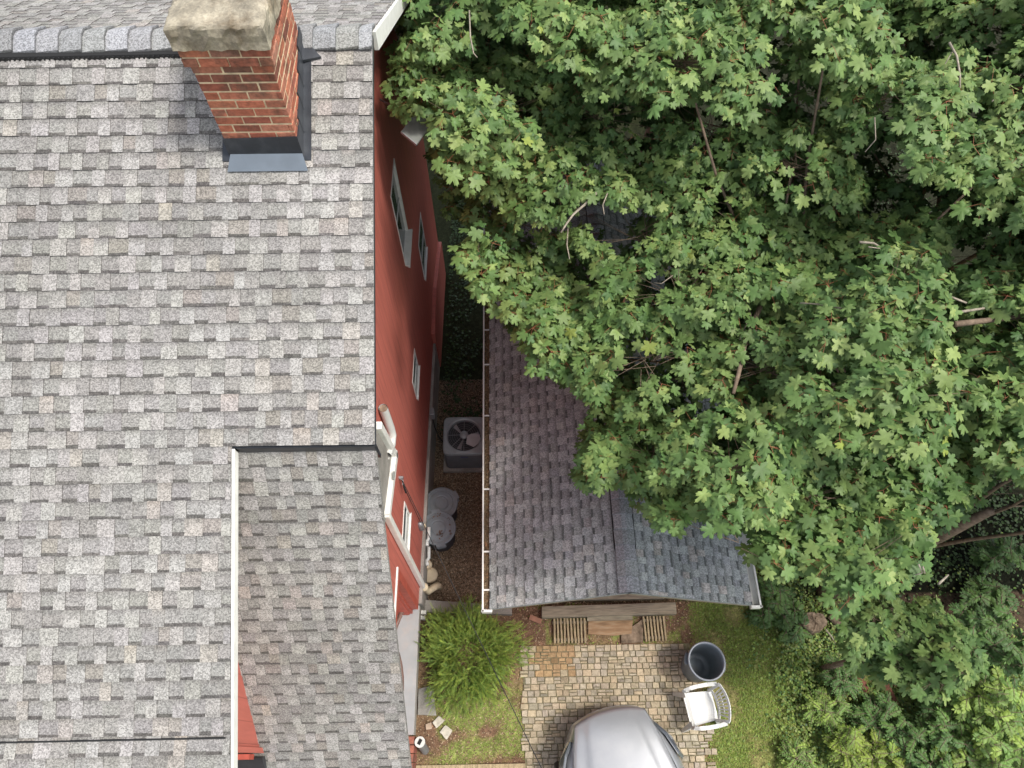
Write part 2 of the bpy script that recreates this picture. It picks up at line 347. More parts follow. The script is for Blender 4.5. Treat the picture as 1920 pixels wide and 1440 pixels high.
# dark metal apron where the upper roof stops above the steep roof
b = MB(); b.hexa([(XL+.03, y24+.03, z24-.36), (XR-.01, y24+.03, z24-.36), (XR-.01, y24+.06, z24-.36), (XL+.03, y24+.06, z24-.36), (XL+.03, y24-.008, z24-.03), (XR-.01, y24-.008, z24-.03), (XR-.01, y24+.05, z24-.03), (XL+.03, y24+.05, z24-.03)])
b.box(((XL+XR)/2, y24+.006, z24-.03), (XR-XL, .03, .02))
b.build('apron_flashing', M_dark, house)
# gable wall, x = XW
def zst(y): return Z0-(Y0-y)*math.tan(ST)
ft = lambda y: .80-.09*y
wy = [(10.0, ft(10)), (10.0, 3.9), (yn, zn-.14), (RY, RZ-.13), (y24+.07, z24-.06), (y24+.06, zst(y24)-.13), (.12, zst(.12)-.16), (.12, 3.0), (2.24, 3.0), (2.24, ft(2.24))]
b = MB(); b.prism([(XW-.18, y, z) for y, z in wy], (.18, 0, 0))
gw = b.build('gable_wall', M_red, house)
WIN = [(6.38, 7.05, 3.9, 5.33), (7.64, 8.38, 1.85, 2.8), (5.15, 5.76, 2.04, 2.6), (2.65, 3.22, 2.15, 2.72)]
cuts = []
for (a_, c_, e_, f_) in WIN:
    k_ = MB(); k_.box((XW, (a_+c_)/2, (e_+f_)/2), (.22, c_-a_, f_-e_)); k_ = k_.build('cutter', M_red); cuts.append(k_)
    md = gw.modifiers.new('cut', 'BOOLEAN'); md.object = k_; md.operation = 'DIFFERENCE'; md.solver = 'EXACT'
bpy.context.view_layer.update(); dg = bpy.context.evaluated_depsgraph_get(); nm_ = bpy.data.meshes.new_from_object(gw.evaluated_get(dg)); gw.modifiers.clear(); gw.data = nm_
for k_ in cuts: bpy.data.objects.remove(k_)
b = MB()      # the rest of the walls: recessed clapboard wall over the porch, west part, north
b.box((-5.2, 2.16, 1.8), (7.3, .12, 2.6)); 
for k in range(26): b.hexa([(-8.8, 2.075, .55+k*.1), (XW-.14, 2.075, .55+k*.1), (XW-.14, 2.1, .55+k*.1), (-8.8, 2.1, .55+k*.1), (-8.8, 2.092, .645+k*.1), (XW-.14, 2.092, .645+k*.1), (XW-.14, 2.1, .645+k*.1), (-8.8, 2.1, .645+k*.1)])
b.box((-5.2, 9.95, 1.9), (7.3, .1, 4.2)); b.box((-8.8, 6, 2.2), (.1, 8, 5))
b.build('clapboard_wall', M_redw, house)
b = MB(); b.box((XW-.055, 2.19, 1.85), (.13, .12, 2.32)); b.build('corner_post', M_redw, house, bevel=.006)
b = MB(); b.box((XW-.05, 1.32, 2.93), (.14, 1.72, .14)); b.build('porch_beam', M_redw, house)
b = MB(); b.bar((XW+.012, 2.23, 3.02), (XW+.012, .5, 3.02), .02, .05); b.build('white_trim', M_white, house)
# lower skirt at the north end and foundation
b = MB(); b.prism([(XW+.0, y, z) for y, z in [(10.02, ft(10)+.1), (10.02, -1.4), (7.35, -1.4), (7.35, ft(7.35)+.35), (8.4, ft(8.4)+.5)]], (.07, 0, 0)); b.build('siding_skirt', M_red, house)
b = MB(); b.prism([(XW-.2, y, z) for y, z in [(10.0, ft(10)-.004), (10.0, -1.6), (2.24, -.6), (2.24, ft(2.24)-.004)]], (.25, 0, 0)); b.box((-5, 6, -.4), (7, 7.6, 1.7)); b.build('foundation', M_conc, house)
# cheek wall of the dormer under the lower-left roof
b = MB(); xc = -2.665
b.prism([(xc-.1, y, z) for y, z in [(y24, zup(y24)-.12), (y24, zst(y24)-.3), (.16, zst(.16)-.3), (.16, zup(.16)-.12)]], (.1, 0, 0)); ck = b.build('cheek_wall', M_red, house)
b = MB(); b.hexa([(-7, .12, 3.02), (xc+.03, .12, 3.02), (xc+.03, .17, 3.02), (-7, .17, 3.02), (-7, .12, zup(.12)-.13), (xc+.03, .12, zup(.12)-.13), (xc+.03, .17, zup(.12)-.13), (-7, .17, zup(.12)-.13)])
b.build('dormer_front_wall', M_red, house)
b = MB(); pB = zst(.1); b.box((-4.84, .085, pB+.19), (4.26, .05, .16)); b.build('corner_board', M_redw, house)
b = MB(); b.hexa([(-7, -.02, pB-.10), (xc+.04, -.02, pB-.10), (xc+.04, .09, pB+.02), (-7, .09, pB+.02), (-7, -.04, pB-.07), (xc+.04, -.04, pB-.07), (xc+.04, .07, pB+.11), (-7, .07, pB+.11)]); b.build('apron_flashing', M_dark, house)
b = MB(); b.box((XL+.01, -.40, zup(-.40)-.13), (.02, .5, .08)); b.build('rake_return', M_white, house)

# windows on the gable wall: frame, sill, pane (recess shown by the deep white jamb)
def window(y0, y1, z0, z1, sill=.05):
    """a recess in the wall: white jambs, head and sill lining it, the sash and pane at its back, thin casing outside"""
    D = .05 if z1-z0 > 1 else .014; x0, x1 = XW-D, XW+.008; t = .03 if z1-z0 > 1 else .045
    fr = MB()
    for (ya, yb, za, zb) in ((y0, y1, z1-t, z1), (y0, y0+t, z0, z1-t), (y1-t, y1, z0, z1-t)): fr.box(((x0+x1)/2, (ya+yb)/2, (za+zb)/2), (x1-x0, yb-ya, zb-za))
    w = fr.build('window', M_white, house)
    s = MB(); s.hexa([(x0, y0+t, z0-.005), (XW+sill, y0-.02, z0-.03), (XW+sill, y1+.02, z0-.03), (x0, y1-t, z0-.005), (x0, y0+t, z0+.03), (XW+sill, y0-.02, z0), (XW+sill, y1+.02, z0), (x0, y1-t, z0+.03)]); s.build('sill', M_white, w)
    g = MB(); g.box((x0+.012, (y0+y1)/2, (z0+z1)/2), (.01, y1-y0-.02, z1-z0-.02)); g.build('pane', M_glass, w)
    m = MB(); zm = (z0+z1)/2; m.box((x0+.022, (y0+y1)/2, zm), (.010, y1-y0-2*t, .022))
    m.build('sash', M_white_plastic, w)
    return w
window(*WIN[0], sill=.07)
window(*WIN[1], sill=.03)
window(*WIN[2], sill=.03)
window(*WIN[3], sill=.03)
# broken lower trim of the third window
# chimney
chx0, chx1, chy0, chy1, zb, zt = -2.24, -1.66, 4.45, 5.28, 7.9, 8.80
ch = MB(); ch.box(((chx0+chx1)/2, (chy0+chy1)/2, 8.2), (chx1-chx0-.006, chy1-chy0-.006, 1.3)); chim = ch.build('chimney', M_mortar, house)
rnd = random.Random(21)
BC = [(.36, .125, .075), (.42, .155, .095), (.30, .10, .065), (.39, .16, .105), (.34, .115, .07)]
b = MB(); cn = .0775
def brick_ring(b, x0, x1, y0, y1, z, off, h=.062):
    L = .205
    def col(zz):
        c = jit(rnd.choice(BC), .12, rnd)
        if zz > 8.6 and rnd.random() < .7: k = rnd.uniform(.5, .9); c = (c[0]*k, c[1]*k*1.15, c[2]*k*1.25)
        return c
    for face in range(4):
        horiz = face in (0, 1); a0, a1 = (x0, x1) if horiz else (y0, y1); p = a0-(L/2 if off else 0)
        if not horiz: p = a0-(0 if off else L/2)
        while p < a1:
            s, e = max(p, a0), min(p+L, a1); p += L+.012
            if e-s < .02: continue
            b.col = col(z); j = rnd.uniform(-.002, .005); s += rnd.uniform(-.003, .003); D = .05
            if face == 0: b.box(((s+e)/2, y0+D/2-j, z+h/2), (e-s, D, h))
            elif face == 1: b.box(((s+e)/2, y1-D/2+j, z+h/2), (e-s, D, h))
            elif face == 2: b.box((x0+D/2-j, (s+e)/2, z+h/2), (D, e-s-.001, h*.99))
            else: b.box((x1-D/2+j, (s+e)/2, z+h/2), (D, e-s-.001, h*.99))
z = 7.62; i = 0
while z < 8.76: brick_ring(b, chx0, chx1, chy0, chy1, z, i % 2); z += cn; i += 1
ztop = z
for k in range(2): brick_ring(b, chx0-.03, chx1+.03, chy0-.03, chy1+.03, z, i % 2); z += cn; i += 1
b.build('brickwork', M_brick, chim, bevel=.003)
b = MB(); b.box(((chx0+chx1)/2, (chy0+chy1)/2, ztop+cn*1.0-.006), (chx1-chx0+.046, chy1-chy0+.046, cn*2)); b.build('mortar_bed', M_mortar, chim)
# cement crown: an uneven weathered slab with a sloped top
def crown():
    rnd = random.Random(9); nx, ny = 16, 20; b = MB(); vs = []; fs = []
    x0, x1, y0, y1 = chx0-.05, chx1+.045, chy0-.05, chy1+.05; rings = [(0, z-.01, 0), (.0, z+.05, .0), (.0, z+.10, 0), (.002, z+.15, .0), (.012, z+.168, 0), (.04, z+.176, 0), (.12, z+.19, 0)]
    def per():
        P = []
        for k in range(nx): P.append((x0+(x1-x0)*k/nx, y0, 0, -1))
        for k in range(ny): P.append((x1, y0+(y1-y0)*k/ny, 1, 0))
        for k in range(nx): P.append((x1-(x1-x0)*k/nx, y1, 0, 1))
        for k in range(ny): P.append((x0, y1-(y1-y0)*k/ny, -1, 0))
        return P
    P = per(); n = len(P); cx, cy = (x0+x1)/2, (y0+y1)/2
    for (ins, zz, _) in rings:
        for (x, y, a, c_) in P:
            dx, dy = cx-x, cy-y; L = math.hypot(dx, dy); r = rnd.uniform(-.010, .010)
            vs.append((x+dx/L*(ins*1.3+r), y+dy/L*(ins*1.3+r), zz+rnd.uniform(-.005, .005)))
    for i in range(len(rings)-1):
        for k in range(n): k2 = (k+1) % n; fs.append((i*n+k, i*n+k2, (i+1)*n+k2, (i+1)*n+k))
    vs.append((cx, cy, z+.215)); c0 = len(vs)-1
    for k in range(n): fs.append(((len(rings)-1)*n+k, (len(rings)-1)*n+(k+1) % n, c0))
    b.add(vs, fs); return b.build('cement_crown', M_cement, chim)
crown()
b = MB()      # lead/aluminium flashing
b.hexa([(chx0-.01, chy0-.022, zup(chy0)-.05), (chx1+.01, chy0-.022, zup(chy0)-.05), (chx1+.01, chy0-.008, zup(chy0)-.05), (chx0-.01, chy0-.008, zup(chy0)-.05), (chx0-.01, chy0-.016, 8.10), (chx1+.012, chy0-.016, 8.115), (chx1+.012, chy0-.006, 8.115), (chx0-.01, chy0-.006, 8.10)])
for sx, xx in ((1, chx1), (-1, chx0)):
    for k in range(5):
        ya = chy0-.02+k*.175; yb = ya+.185
        b.hexa([(xx, ya, zup(ya)-.02), (xx+sx*.012, ya, zup(ya)-.02), (xx+sx*.012, yb, zup(yb)-.02), (xx, yb, zup(yb)-.02), (xx, ya, zup(ya)+.19), (xx+sx*.012, ya, zup(ya)+.19), (xx+sx*.012, yb, zup(ya)+.23), (xx, yb, zup(ya)+.23)])
    b.hexa([(xx, chy0-.05, zup(chy0-.05)+.012), (xx+sx*.075, chy0-.05, zup(chy0-.05)+.012), (xx+sx*.075, RY-.1, zup(RY-.1)+.012), (xx, RY-.1, zup(RY-.1)+.012), (xx, chy0-.05, zup(chy0-.05)+.02), (xx+sx*.075, chy0-.05, zup(chy0-.05)+.02), (xx+sx*.075, RY-.1, zup(RY-.1)+.02), (xx, RY-.1, zup(RY-.1)+.02)])
b.prism([(chx1, RY-.26, RZ-.09), (chx1+.16, RY-.22, RZ-.085), (chx1+.06, RY-.12, RZ-.03), (chx1, RY-.04, RZ+.01)], (0, 0, .02))
b.build('flashing', M_dark, chim)
b = MB(); f0, f1 = chy0-.02, chy0-.125
b.hexa([(chx0-.02, f1, zup(f1)+.012), (chx1+.03, f1, zup(f1)+.012), (chx1+.01, f0, zup(f0)+.02), (chx0+.0, f0, zup(f0)+.02), (chx0-.03, f1-.01, zup(f1)+.022), (chx1+.05, f1-.01, zup(f1)+.022), (chx1+.01, f0, zup(f0)+.05), (chx0+.0, f0, zup(f0)+.05)])
b.build('apron', M_flash, chim)

# downspout on the gable wall
b = MB(); xo = XW+.06
def rtube(b, pts, w, h, upv=(0, 1, 0)):
    for i in range(len(pts)-1): b.bar(pts[i], pts[i+1], w, h, upv)
b.tube([(xo, 3.52, 5.05), (xo, 3.52, 4.50), (xo, 3.49, 4.36), (xo-.01, 3.40, 4.30), (xo-.03, 3.2, 4.42)], .052, 14, cap=False)
b.build('downspout_stub', M_white_plastic, house, smooth=True)
b = MB(); b.tube([(xo, 3.52, 5.04), (xo, 3.52, 4.5)], .046, 12); b.build('stub_inside', M_bark, house)
b = MB(); rtube(b, [(xo-.02, 3.24, 5.2), (xo-.02, 3.36, 4.02)], .10, .09); rtube(b, [(xo-.02, 3.40, 4.04), (xo-.02, 2.50, 4.30)], .10, .12, (0, 0, 1)); rtube(b, [(xo-.015, 2.53, 4.32), (xo-.015, 2.53, .42)], .075, .085)
b.build('downspout', M_white, house, bevel=.012)
b = MB(); b.prism([(XW+.003, y, zz) for y, zz in [(2.45, 4.25), (3.3, 4.15), (3.25, 5.3), (2.45, 5.3)]], (.03, 0, 0)); b.build('grey_panel', M_conc, house)
b = MB(); b.box((xo+.03, 3.02, 4.17+.07), (.02, .10, .03)); b.build('leaf_stain', M_panel, house)
b = MB(); b.tube([(xo, 2.53, .50), (xo, 2.53, .36), (xo+.05, 2.50, .26), (xo+.12, 2.56, .22), (xo+.18, 2.62, .12), (xo+.2, 2.64, -.1)], .058, 12); b.tube([(xo, 2.53, .45), (xo, 2.53, .38)], .066, 12)
b.build('drain_elbow', M_cream, house, smooth=True)
# white plastic vent pipes at the wall foot
b = MB()
for (y, z0_) in ((3.42, .42), (3.12, .30)):
    b.tube([(XW, y-.12, z0_-.02), (XW+.07, y-.12, z0_-.02), (XW+.10, y-.08, z0_), (XW+.10, y+.02, z0_+.03), (XW+.10, y+.1, z0_+.05)], .028, 10)
    b.tube([(XW+.06, y-.12, z0_-.02), (XW+.08, y-.2, z0_-.02)], .031, 10)
b.build('vent_pipe', M_white_plastic, house, smooth=True)
# porch: deck, edge, post, brick foot
b = MB(); b.box((-3.2, 1.3, .42), (3.5, 1.86, .16)); b.build('porch_deck', M_deck, house, bevel=.006)
b = MB(); b.box((XW-.01, 1.3, .38), (.03, 1.86, .2)); b.build('deck_edge', M_conc, house)
b = MB(); b.box((-1.60, .36, .70), (.14, .10, .5)); b.build('red_post_foot', M_redw, house, bevel=.005)
b = MB(); b.box((-1.56, .02, 1.1), (.07, .45, 1.4)); b.build('white_post', M_white, house, bevel=.005)
b = MB()
rnd = random.Random(4)
for k in range(9):
    for h in range(6): b.col = jit((.27, .10, .07), .2, rnd); b.box((-1.52, .3-k*.115, .0+h*.075), (.14, .105, .066))
b.build('brick_step', M_brick, house, bevel=.003)

# things fixed to or leaning on the house
t = thing('solar_light_panel', 'small dark grey square panel on an arm, half buried in leaves beside the red wall', 'solar panel', tuple(ax(780, 238, -1.18)))
q = [ax(782, 206, -.98), ax(809, 231, -.84), ax(781, 271, -.92), ax(752, 247, -1.02)]
zc = sum(p.z for p in q)/4
q = [az(782, 206, zc+.04), az(809, 231, zc-.02), az(781, 271, zc-.03), az(752, 247, zc+.03)]
b = MB(); b.prism(q, (0, 0, -.018)); b.build('panel_face', M_panel, t)
b = MB(); b.bar(q[2]+Vector((0, 0, -.006)), q[3]+Vector((0, 0, -.006)), .012, .03); b.build('panel_rim', M_wire, t)
b = MB(); c0 = (q[0]+q[2])/2; b.tube([c0-Vector((0, 0, .02)), c0+Vector((-.05, .3, -.12)), (XW, c0.y+.8, zc-.3)], .012, 8); b.build('arm', M_wire, t)

t = thing('electrical_box', 'small grey electrical box on the foundation beside the cooling unit', 'electrical box', (XW+.06, 5.5, .5))
b = MB(); b.box((XW+.085, 5.62, .52), (.075, .14, .20)); b.build('box_body', M_wire, t, bevel=.008)
b = MB(); b.box((XW+.125, 5.60, .54), (.01, .11, .15)); b.build('box_door', M_acgrey, t)
b = MB(); b.tube([(XW+.09, 5.56, .42), (XW+.10, 5.50, .2), (XW+.16, 5.42, -.1), (XW+.25, 5.35, -.25), (-1.12, 5.3, -.15)], .011, 8); b.build('conduit', M_black, t)

t = thing('electric_meter', 'oval beige meter housing high on the red wall next to the bins', 'meter', (XW, 3.4, .97))
b = MB(); b.lathe([(.0, .0), (.10, .0), (.105, .02), (.10, .06), (.07, .085), (0, .09)], (XW, 3.38, .98), 24, Matrix.Rotation(R(90), 3, 'Y') @ Matrix.Diagonal((1.6, .55, 1)).to_3x3()); b.build('housing', M_wire, t, smooth=True)
b = MB(); b.lathe([(.0, .0), (.07, .0), (.066, .02), (.0, .03)], (XW+.085, 3.38, .98), 20, Matrix.Rotation(R(90), 3, 'Y') @ Matrix.Diagonal((1.5, .5, 1)).to_3x3()); b.build('cover', M_cream, t, smooth=True)

# overhead service cable
br = ax(752, 896, XW+.03); cend = az(1040, 1490, 3.3)
pts = []
for k in range(25):
    s = k/24; p = br.lerp(cend+(cend-br)*1.2, s*1.0); p.z -= .12*sin(pi*s); pts.append(p)
t = thing('service_cable', 'thin black overhead cable running from the red wall across the yard', 'cable', tuple(br))
b = MB(); b.tube(pts, .0055, 6); b.build('cable', M_black, t)
b = MB(); b.tube([br, br+Vector((.02, -.05, -.5)), (XW+.03, 3.42, 1.1)], .006, 6); b.tube([br+Vector((0, .02, 0)), br+Vector((.02, -.07, -.18)), br+Vector((.03, -.10, -.30))], .014, 6); b.build('drop_wire', M_black, t)
b = MB(); b.box(br, (.06, .03, .05)); b.tube([br+Vector((-.03, 0, .02)), br+Vector((.03, -.04, 0)), br+Vector((.02, -.09, -.03))], .008, 6); b.build('bracket', M_wire, t)

# brown curved rail on the porch
b = MB(); p0 = az(767, 1132, .62); p1 = az(752, 1150, .75); p2 = az(742, 1175, .8); p3 = az(736, 1200, .75)
b.tube([p0, p0.lerp(p1, .5)+Vector((.01, .0, .02)), p1, p2, p3, p3+Vector((-.05, -.15, -.1))], .035, 10); b.tube([p3+Vector((-.05, -.15, -.1)), p3+Vector((-.05, -.15, -.3))], .025, 8)
tag(b.build('curved_rail', mat('brown_rail', (.17, .10, .08), rough=.4, var=.2), smooth=True), 'brown curved handrail on the grey porch floor below the steep roof', 'handrail')
b = MB(); b.tube([az(744, 1225, .8), az(749, 1245, .8), az(752, 1270, .75), az(752, 1295, .7)], .045, 10)
tag(b.build('chair_arm', bpy.data.materials['brown_rail'], smooth=True), 'brown rounded furniture edge peeking out from under the steep roof', 'furniture')

# ================================================================ GARAGE
GX0, GX1, GY0, GY1, GZ = -.25, 3.24, 1.80, 9.4, 2.42; GXM = 1.47; GZR = 3.34
gar = thing('garage', 'small garage with a dark grey shingle gable roof partly hidden under the maples', 'garage', (GXM, 5.6, 0))
gl = math.hypot(GXM-GX0, GZR-GZ); gr_ = math.hypot(GX1-GXM, GZR-GZ)
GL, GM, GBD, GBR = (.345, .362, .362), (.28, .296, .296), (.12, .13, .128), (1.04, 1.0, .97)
shingle_slope('roof_slope', (GXM, GY1, GZR), (0, -1, 0), (GX0-GXM, 0, GZ-GZR), GY1-GY0, gl+.02, gar, M_shingle_dark, GL, GM, GBD, GBR, 31, topdark=.5, recw=(.08, .13))  # low topdark paints the shadow under each course edge into the colour
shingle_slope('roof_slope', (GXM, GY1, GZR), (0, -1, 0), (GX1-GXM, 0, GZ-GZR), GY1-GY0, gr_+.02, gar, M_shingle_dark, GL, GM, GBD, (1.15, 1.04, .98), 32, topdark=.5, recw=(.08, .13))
b1 = Vector((GX0-GXM, 0, GZ-GZR)); b2 = Vector((GX1-GXM, 0, GZ-GZR))
ridge_caps('ridge_cap', (GXM, GY1, GZR+.014), (GXM, GY0-.004, GZR+.014), b1, b2, .145, gar, M_shingle_dark, [(.31, .325, .34), (.27, .282, .29), (.34, .355, .37)], 6, step=.2)
b = MB()
for bb in (b1, b2):
    d = bb.normalized(); c0 = Vector((GXM, 0, GZR))+d*.15
    b.bar((c0.x, GY1, c0.z+.012), (c0.x, 2.35, c0.z+.012), .014, .018)
b.build('ridge_vent', M_black, gar)
b = MB(); zi = GZ-.12
b.prism([(GX0+.2, GY0+.78, -.2), (GX1-.2, GY0+.78, -.2), (GX1-.2, GY0+.78, zi), (GXM, GY0+.78, GZR-.14), (GX0+.2, GY0+.78, zi)], (0, GY1-GY0-.9, 0)); b.build('wall', M_red, gar)
b = MB()
for bb in (b1, b2):
    e = Vector((GXM, GY0+.03, GZR-.115))+bb; b.bar((GXM, GY0+.03, GZR-.115), e, .03, .12)
b.build('barge_board', M_wood, gar)
def gutter(x, side):
    """open half-round gutter with lip, ends and straps"""
    b = MB(); w, h, t = .125, .10, .006; ya, yb = GY0-.03, GY1; z = GZ-.012
    xi, xo_ = x, x+side*w
    b.box(((xi+xo_)/2, (ya+yb)/2, z-h), (w, yb-ya, t)); b.box((xi, (ya+yb)/2, z-h/2), (t, yb-ya, h)); b.box((xo_, (ya+yb)/2, z-h/2), (t, yb-ya, h+t))
    b.box((xo_-side*.008, (ya+yb)/2, z+.004), (.022, yb-ya, .008)); b.box(((xi+xo_)/2, ya, z-h/2), (w+t, t*1.5, h+.01)); b.box(((xi+xo_)/2, ya+.01, z+.004), (w+.02, .028, .008))
    g = b.build('gutter', M_white, gar)
    return g, xi, xo_, z
g, xi, xo_, z = gutter(-.245, -1)
for py in (618, 683, 779, 917, 1034, 1106):
    y = az(907, py, GZ).y; b = MB(); b.box(((xi+xo_)/2, y, z+.002), (.125, .022, .008)); b.build('strap', M_white, g)
for y in (7.6, 8.6): b = MB(); b.box(((xi+xo_)/2, y, z+.002), (.125, .022, .008)); b.build('strap', M_white, g)
b = MB(); rnd = random.Random(14)       # leaf litter lying in the gutter
b.col = (.16, .11, .065); b.box(((xi+xo_)/2, (GY0+GY1)/2, z-.06), (.108, GY1-GY0-.05, .03))
for k in range(2600):
    y = rnd.uniform(GY0+.01, GY1-.05); x = rnd.uniform(xo_+.012, xi-.01); s = rnd.uniform(.006, .02); a = rnd.uniform(0, 6.28)
    b.col = jit(rnd.choice([(.24, .17, .10), (.12, .08, .05), (.34, .26, .16), (.08, .055, .035), (.28, .14, .07)]), .2, rnd)
    zz = z-.044+rnd.uniform(0, .02); b.quad((x+s*cos(a), y+s*sin(a)*1.5, zz), (x-s*.3*sin(a), y+s*.3*cos(a), zz+.006), (x-s*cos(a), y-s*sin(a)*1.5, zz+.003), (x+s*.3*sin(a), y-s*.3*cos(a), zz))
b.build('leaf_litter', M_chip, g)
g, xi, xo_, z = gutter(3.245, 1)
# ground sill at the front of the garage
b = MB(); b.box((1.5, 2.42, .04), (2.15, .13, .12)); b.build('door_sill', M_wood, gar, bevel=.006)

def single(b, name, m, label, cat, group=None, **k):
    return tag(b.build(name, m, **k), label, cat, group)
b = MB(); q = [az(1016, 1137, .12), az(1267, 1129, .12), az(1269, 1151, .12), az(1016, 1158, .12)]
b.prism(q, (0, 0, -.13)); single(b, 'timber_beam', M_wood, 'long weathered timber beam lying in front of the garage', 'timber', bevel=.006)
b = MB(); q = [az(1101, 1154, .07), az(1186, 1150, .07), az(1186, 1162, .07), az(1101, 1164, .07)]; b.prism(q, (0, 0, -.06)); single(b, 'short_plank', M_wood, 'short plank tucked under the middle of the long timber beam', 'plank')
def slats(x0, x1, y0, y1, n, label, seed):
    t = thing('wooden_slat_grate', label, 'wooden grate', ((x0+x1)/2, (y0+y1)/2, 0), 'slatted wooden grates before the garage'); rnd = random.Random(seed)
    for k in range(n):
        x = x0+(x1-x0)*(k+.5)/n; b = MB(); w = (x1-x0)/n*.52; j = rnd.uniform(-.006, .006)
        b.hexa([(x-w/2+j, y0+rnd.uniform(0, .02), .02), (x+w/2+j, y0, .02), (x+w/2-j, y1, .02), (x-w/2-j, y1-rnd.uniform(0, .02), .02), (x-w/2+j, y0, .06), (x+w/2+j, y0, .06), (x+w/2-j, y1, .06), (x-w/2-j, y1, .06)]); b.build('slat', M_wood_y, t)
    for y in (y0+.06, y1-.06): b = MB(); b.box(((x0+x1)/2, y, .012), (x1-x0, .04, .03)); b.build('cross_rail', M_wood, t)
slats(.70, 1.25, 1.68, 2.07, 10, 'wooden slat grate set in the soil left of the rusty board', 1)
slats(2.18, 2.56, 1.69, 2.08, 7, 'smaller wooden slat grate right of the rusty board by the garage', 2)
b = MB(); b.prism([az(1103, 1164, .03), az(1187, 1163, .03), az(1184, 1188, .03), az(1150, 1192, .03), (az(1103, 1189, .03))], (0, 0, -.03)); single(b, 'rusty_board', M_rust, 'rust stained board between the two slat grates', 'board')
b = MB(); b.prism([az(1165, 1190, .025), az(1206, 1160, .025), az(1206, 1204, .025), az(1165, 1206, .025)], (0, 0, -.03)); single(b, 'sunken_plank', M_rot, 'dark brown sunken plank beside the smaller slat grate', 'plank')
b = MB(); b.prism([az(787, 1124, .1), az(960, 1136, .1), az(960, 1152, .1), az(787, 1147, .1)], (0, 0, -.45)); single(b, 'retaining_sill', M_conc, 'low concrete retaining sill between the yard and the alley', 'retaining wall')
b = MB(); b.bar(az(780, 1441, .03), az(985, 1437, .03), .08, .07); single(b, 'edging_timber', M_wood_y, 'straight wooden edging board at the bottom of the soil bed', 'edging board')
b = MB(); b.bar(az(993, 1157, .01), az(1015, 1166, .01), .08, .04); single(b, 'loose_brick', mat('loose_brick', (.34, .17, .11), rough=.9, var=.2), 'single loose reddish brick on the bare soil', 'brick')
# ================================================================ YARD OBJECTS
def Mz(a): return Matrix.Rotation(a, 3, 'Z')
def rrect(w, d, r, n=6):
    P = []
    for cx, cy, a0 in ((w/2-r, -d/2+r, -90), (w/2-r, d/2-r, 0), (-w/2+r, d/2-r, 90), (-w/2+r, -d/2+r, 180)):
        for k in range(n+1): a = R(a0+90*k/n); P.append((cx+r*cos(a), cy+r*sin(a)))
    return P
# --- cooling unit
acx0, acx1, acy0, acy1, zb_, zt_ = -1.16, -.42, 4.90, 5.62, -.42, .35
cx, cy = (acx0+acx1)/2, (acy0+acy1)/2; w, d = acx1-acx0, acy1-acy0
t = thing('cooling_unit', 'grey outdoor cooling unit with a round fan grille standing in the alley', 'air conditioner', (cx, cy, zb_))
b = MB(); P = rrect(w-.03, d-.03, .07); b.prism([(cx+x, cy+y, zb_+.04) for x, y in P], (0, 0, zt_-zb_-.10)); b.build('core', M_acdark, t)
b = MB()
for k in range(11):
    z = zb_+.05+k*.057; P = rrect(w, d, .08); P2 = rrect(w-.02, d-.02, .075)
    n = len(P); vs = [(cx+x, cy+y, z) for x, y in P]+[(cx+x, cy+y, z+.024) for x, y in P]+[(cx+x, cy+y, z+.04) for x, y in P2]+[(cx+x, cy+y, z-.004) for x, y in P2]
    fs = [(i, (i+1) % n, n+(i+1) % n, n+i) for i in range(n)]+[(n+i, n+(i+1) % n, 2*n+(i+1) % n, 2*n+i) for i in range(n)]+[(i, 3*n+i, 3*n+(i+1) % n, (i+1) % n) for i in range(n)]
    b.add(vs, fs)
b.build('louvre_panel', mat('louvre', (.15, .16, .17), rough=.4, metal=.3, var=.1), t)
# lid with a round opening
b = MB(); n = 96; rr = .305; P = []
for k in range(n):
    a = 2*pi*(k+.5)/n; q = ((abs(cos(a))/((w+.02)/2))**9+(abs(sin(a))/((d+.02)/2))**9)**(-1/9); P.append((q*cos(a), q*sin(a)))
def lidring(z, inset=0, rad=None):
    if rad is None: return [(cx+x*(1-inset), cy+y*(1-inset), z) for x, y in P]
    out = []
    for x, y in P:
        a = math.atan2(y, x); out.append((cx+rad*cos(a), cy+rad*sin(a), z))
    return out
rings = [lidring(zt_-.085), lidring(zt_-.015), lidring(zt_, .03), lidring(zt_+.0, .06), lidring(zt_+.004, rad=rr+.025), lidring(zt_-.008, rad=rr), lidring(zt_-.09, rad=rr-.01)]
vs = sum(rings, []); fs = [(i*n+k, i*n+(k+1) % n, (i+1)*n+(k+1) % n, (i+1)*n+k) for i in range(len(rings)-1) for k in range(n)]
b.add(vs, fs); b.build('lid', M_acgrey, t)
b = MB()
for k in range(8): a = pi/8*0+k*pi/4+.0; b.tube([(cx+.07*cos(a), cy+.07*sin(a), zt_+.012), (cx+rr*cos(a), cy+rr*sin(a), zt_+.0)], .004, 6)
for r_ in (.135, .175, .215, .255, .285):
    b.tube([(cx+r_*cos(q*pi/20), cy+r_*sin(q*pi/20), zt_+.006) for q in range(41)], .0015, 4, cap=False)
b.build('fan_guard', M_wire, t)
b = MB(); b.lathe([(.078, zt_+.004), (.078, zt_+.016), (.06, zt_+.026), (0, zt_+.03)], (cx, cy, 0), 24); b.build('motor_cap', M_acgrey, t, smooth=True)
b = MB()
for k in range(3):
    a = R(20)+k*2*pi/3; pts = []
    for (r_, da, z) in ((.06, -.25, 0), (.28, -.30, .02), (.285, .32, -.04), (.06, .4, -.04)): pts.append((cx+r_*cos(a+da), cy+r_*sin(a+da), zt_-.05+z))
    b.prism(pts, (0, 0, -.004))
b.build('fan_blade', mat('pale_fan', (.30, .31, .32), rough=.4, metal=.4), t)
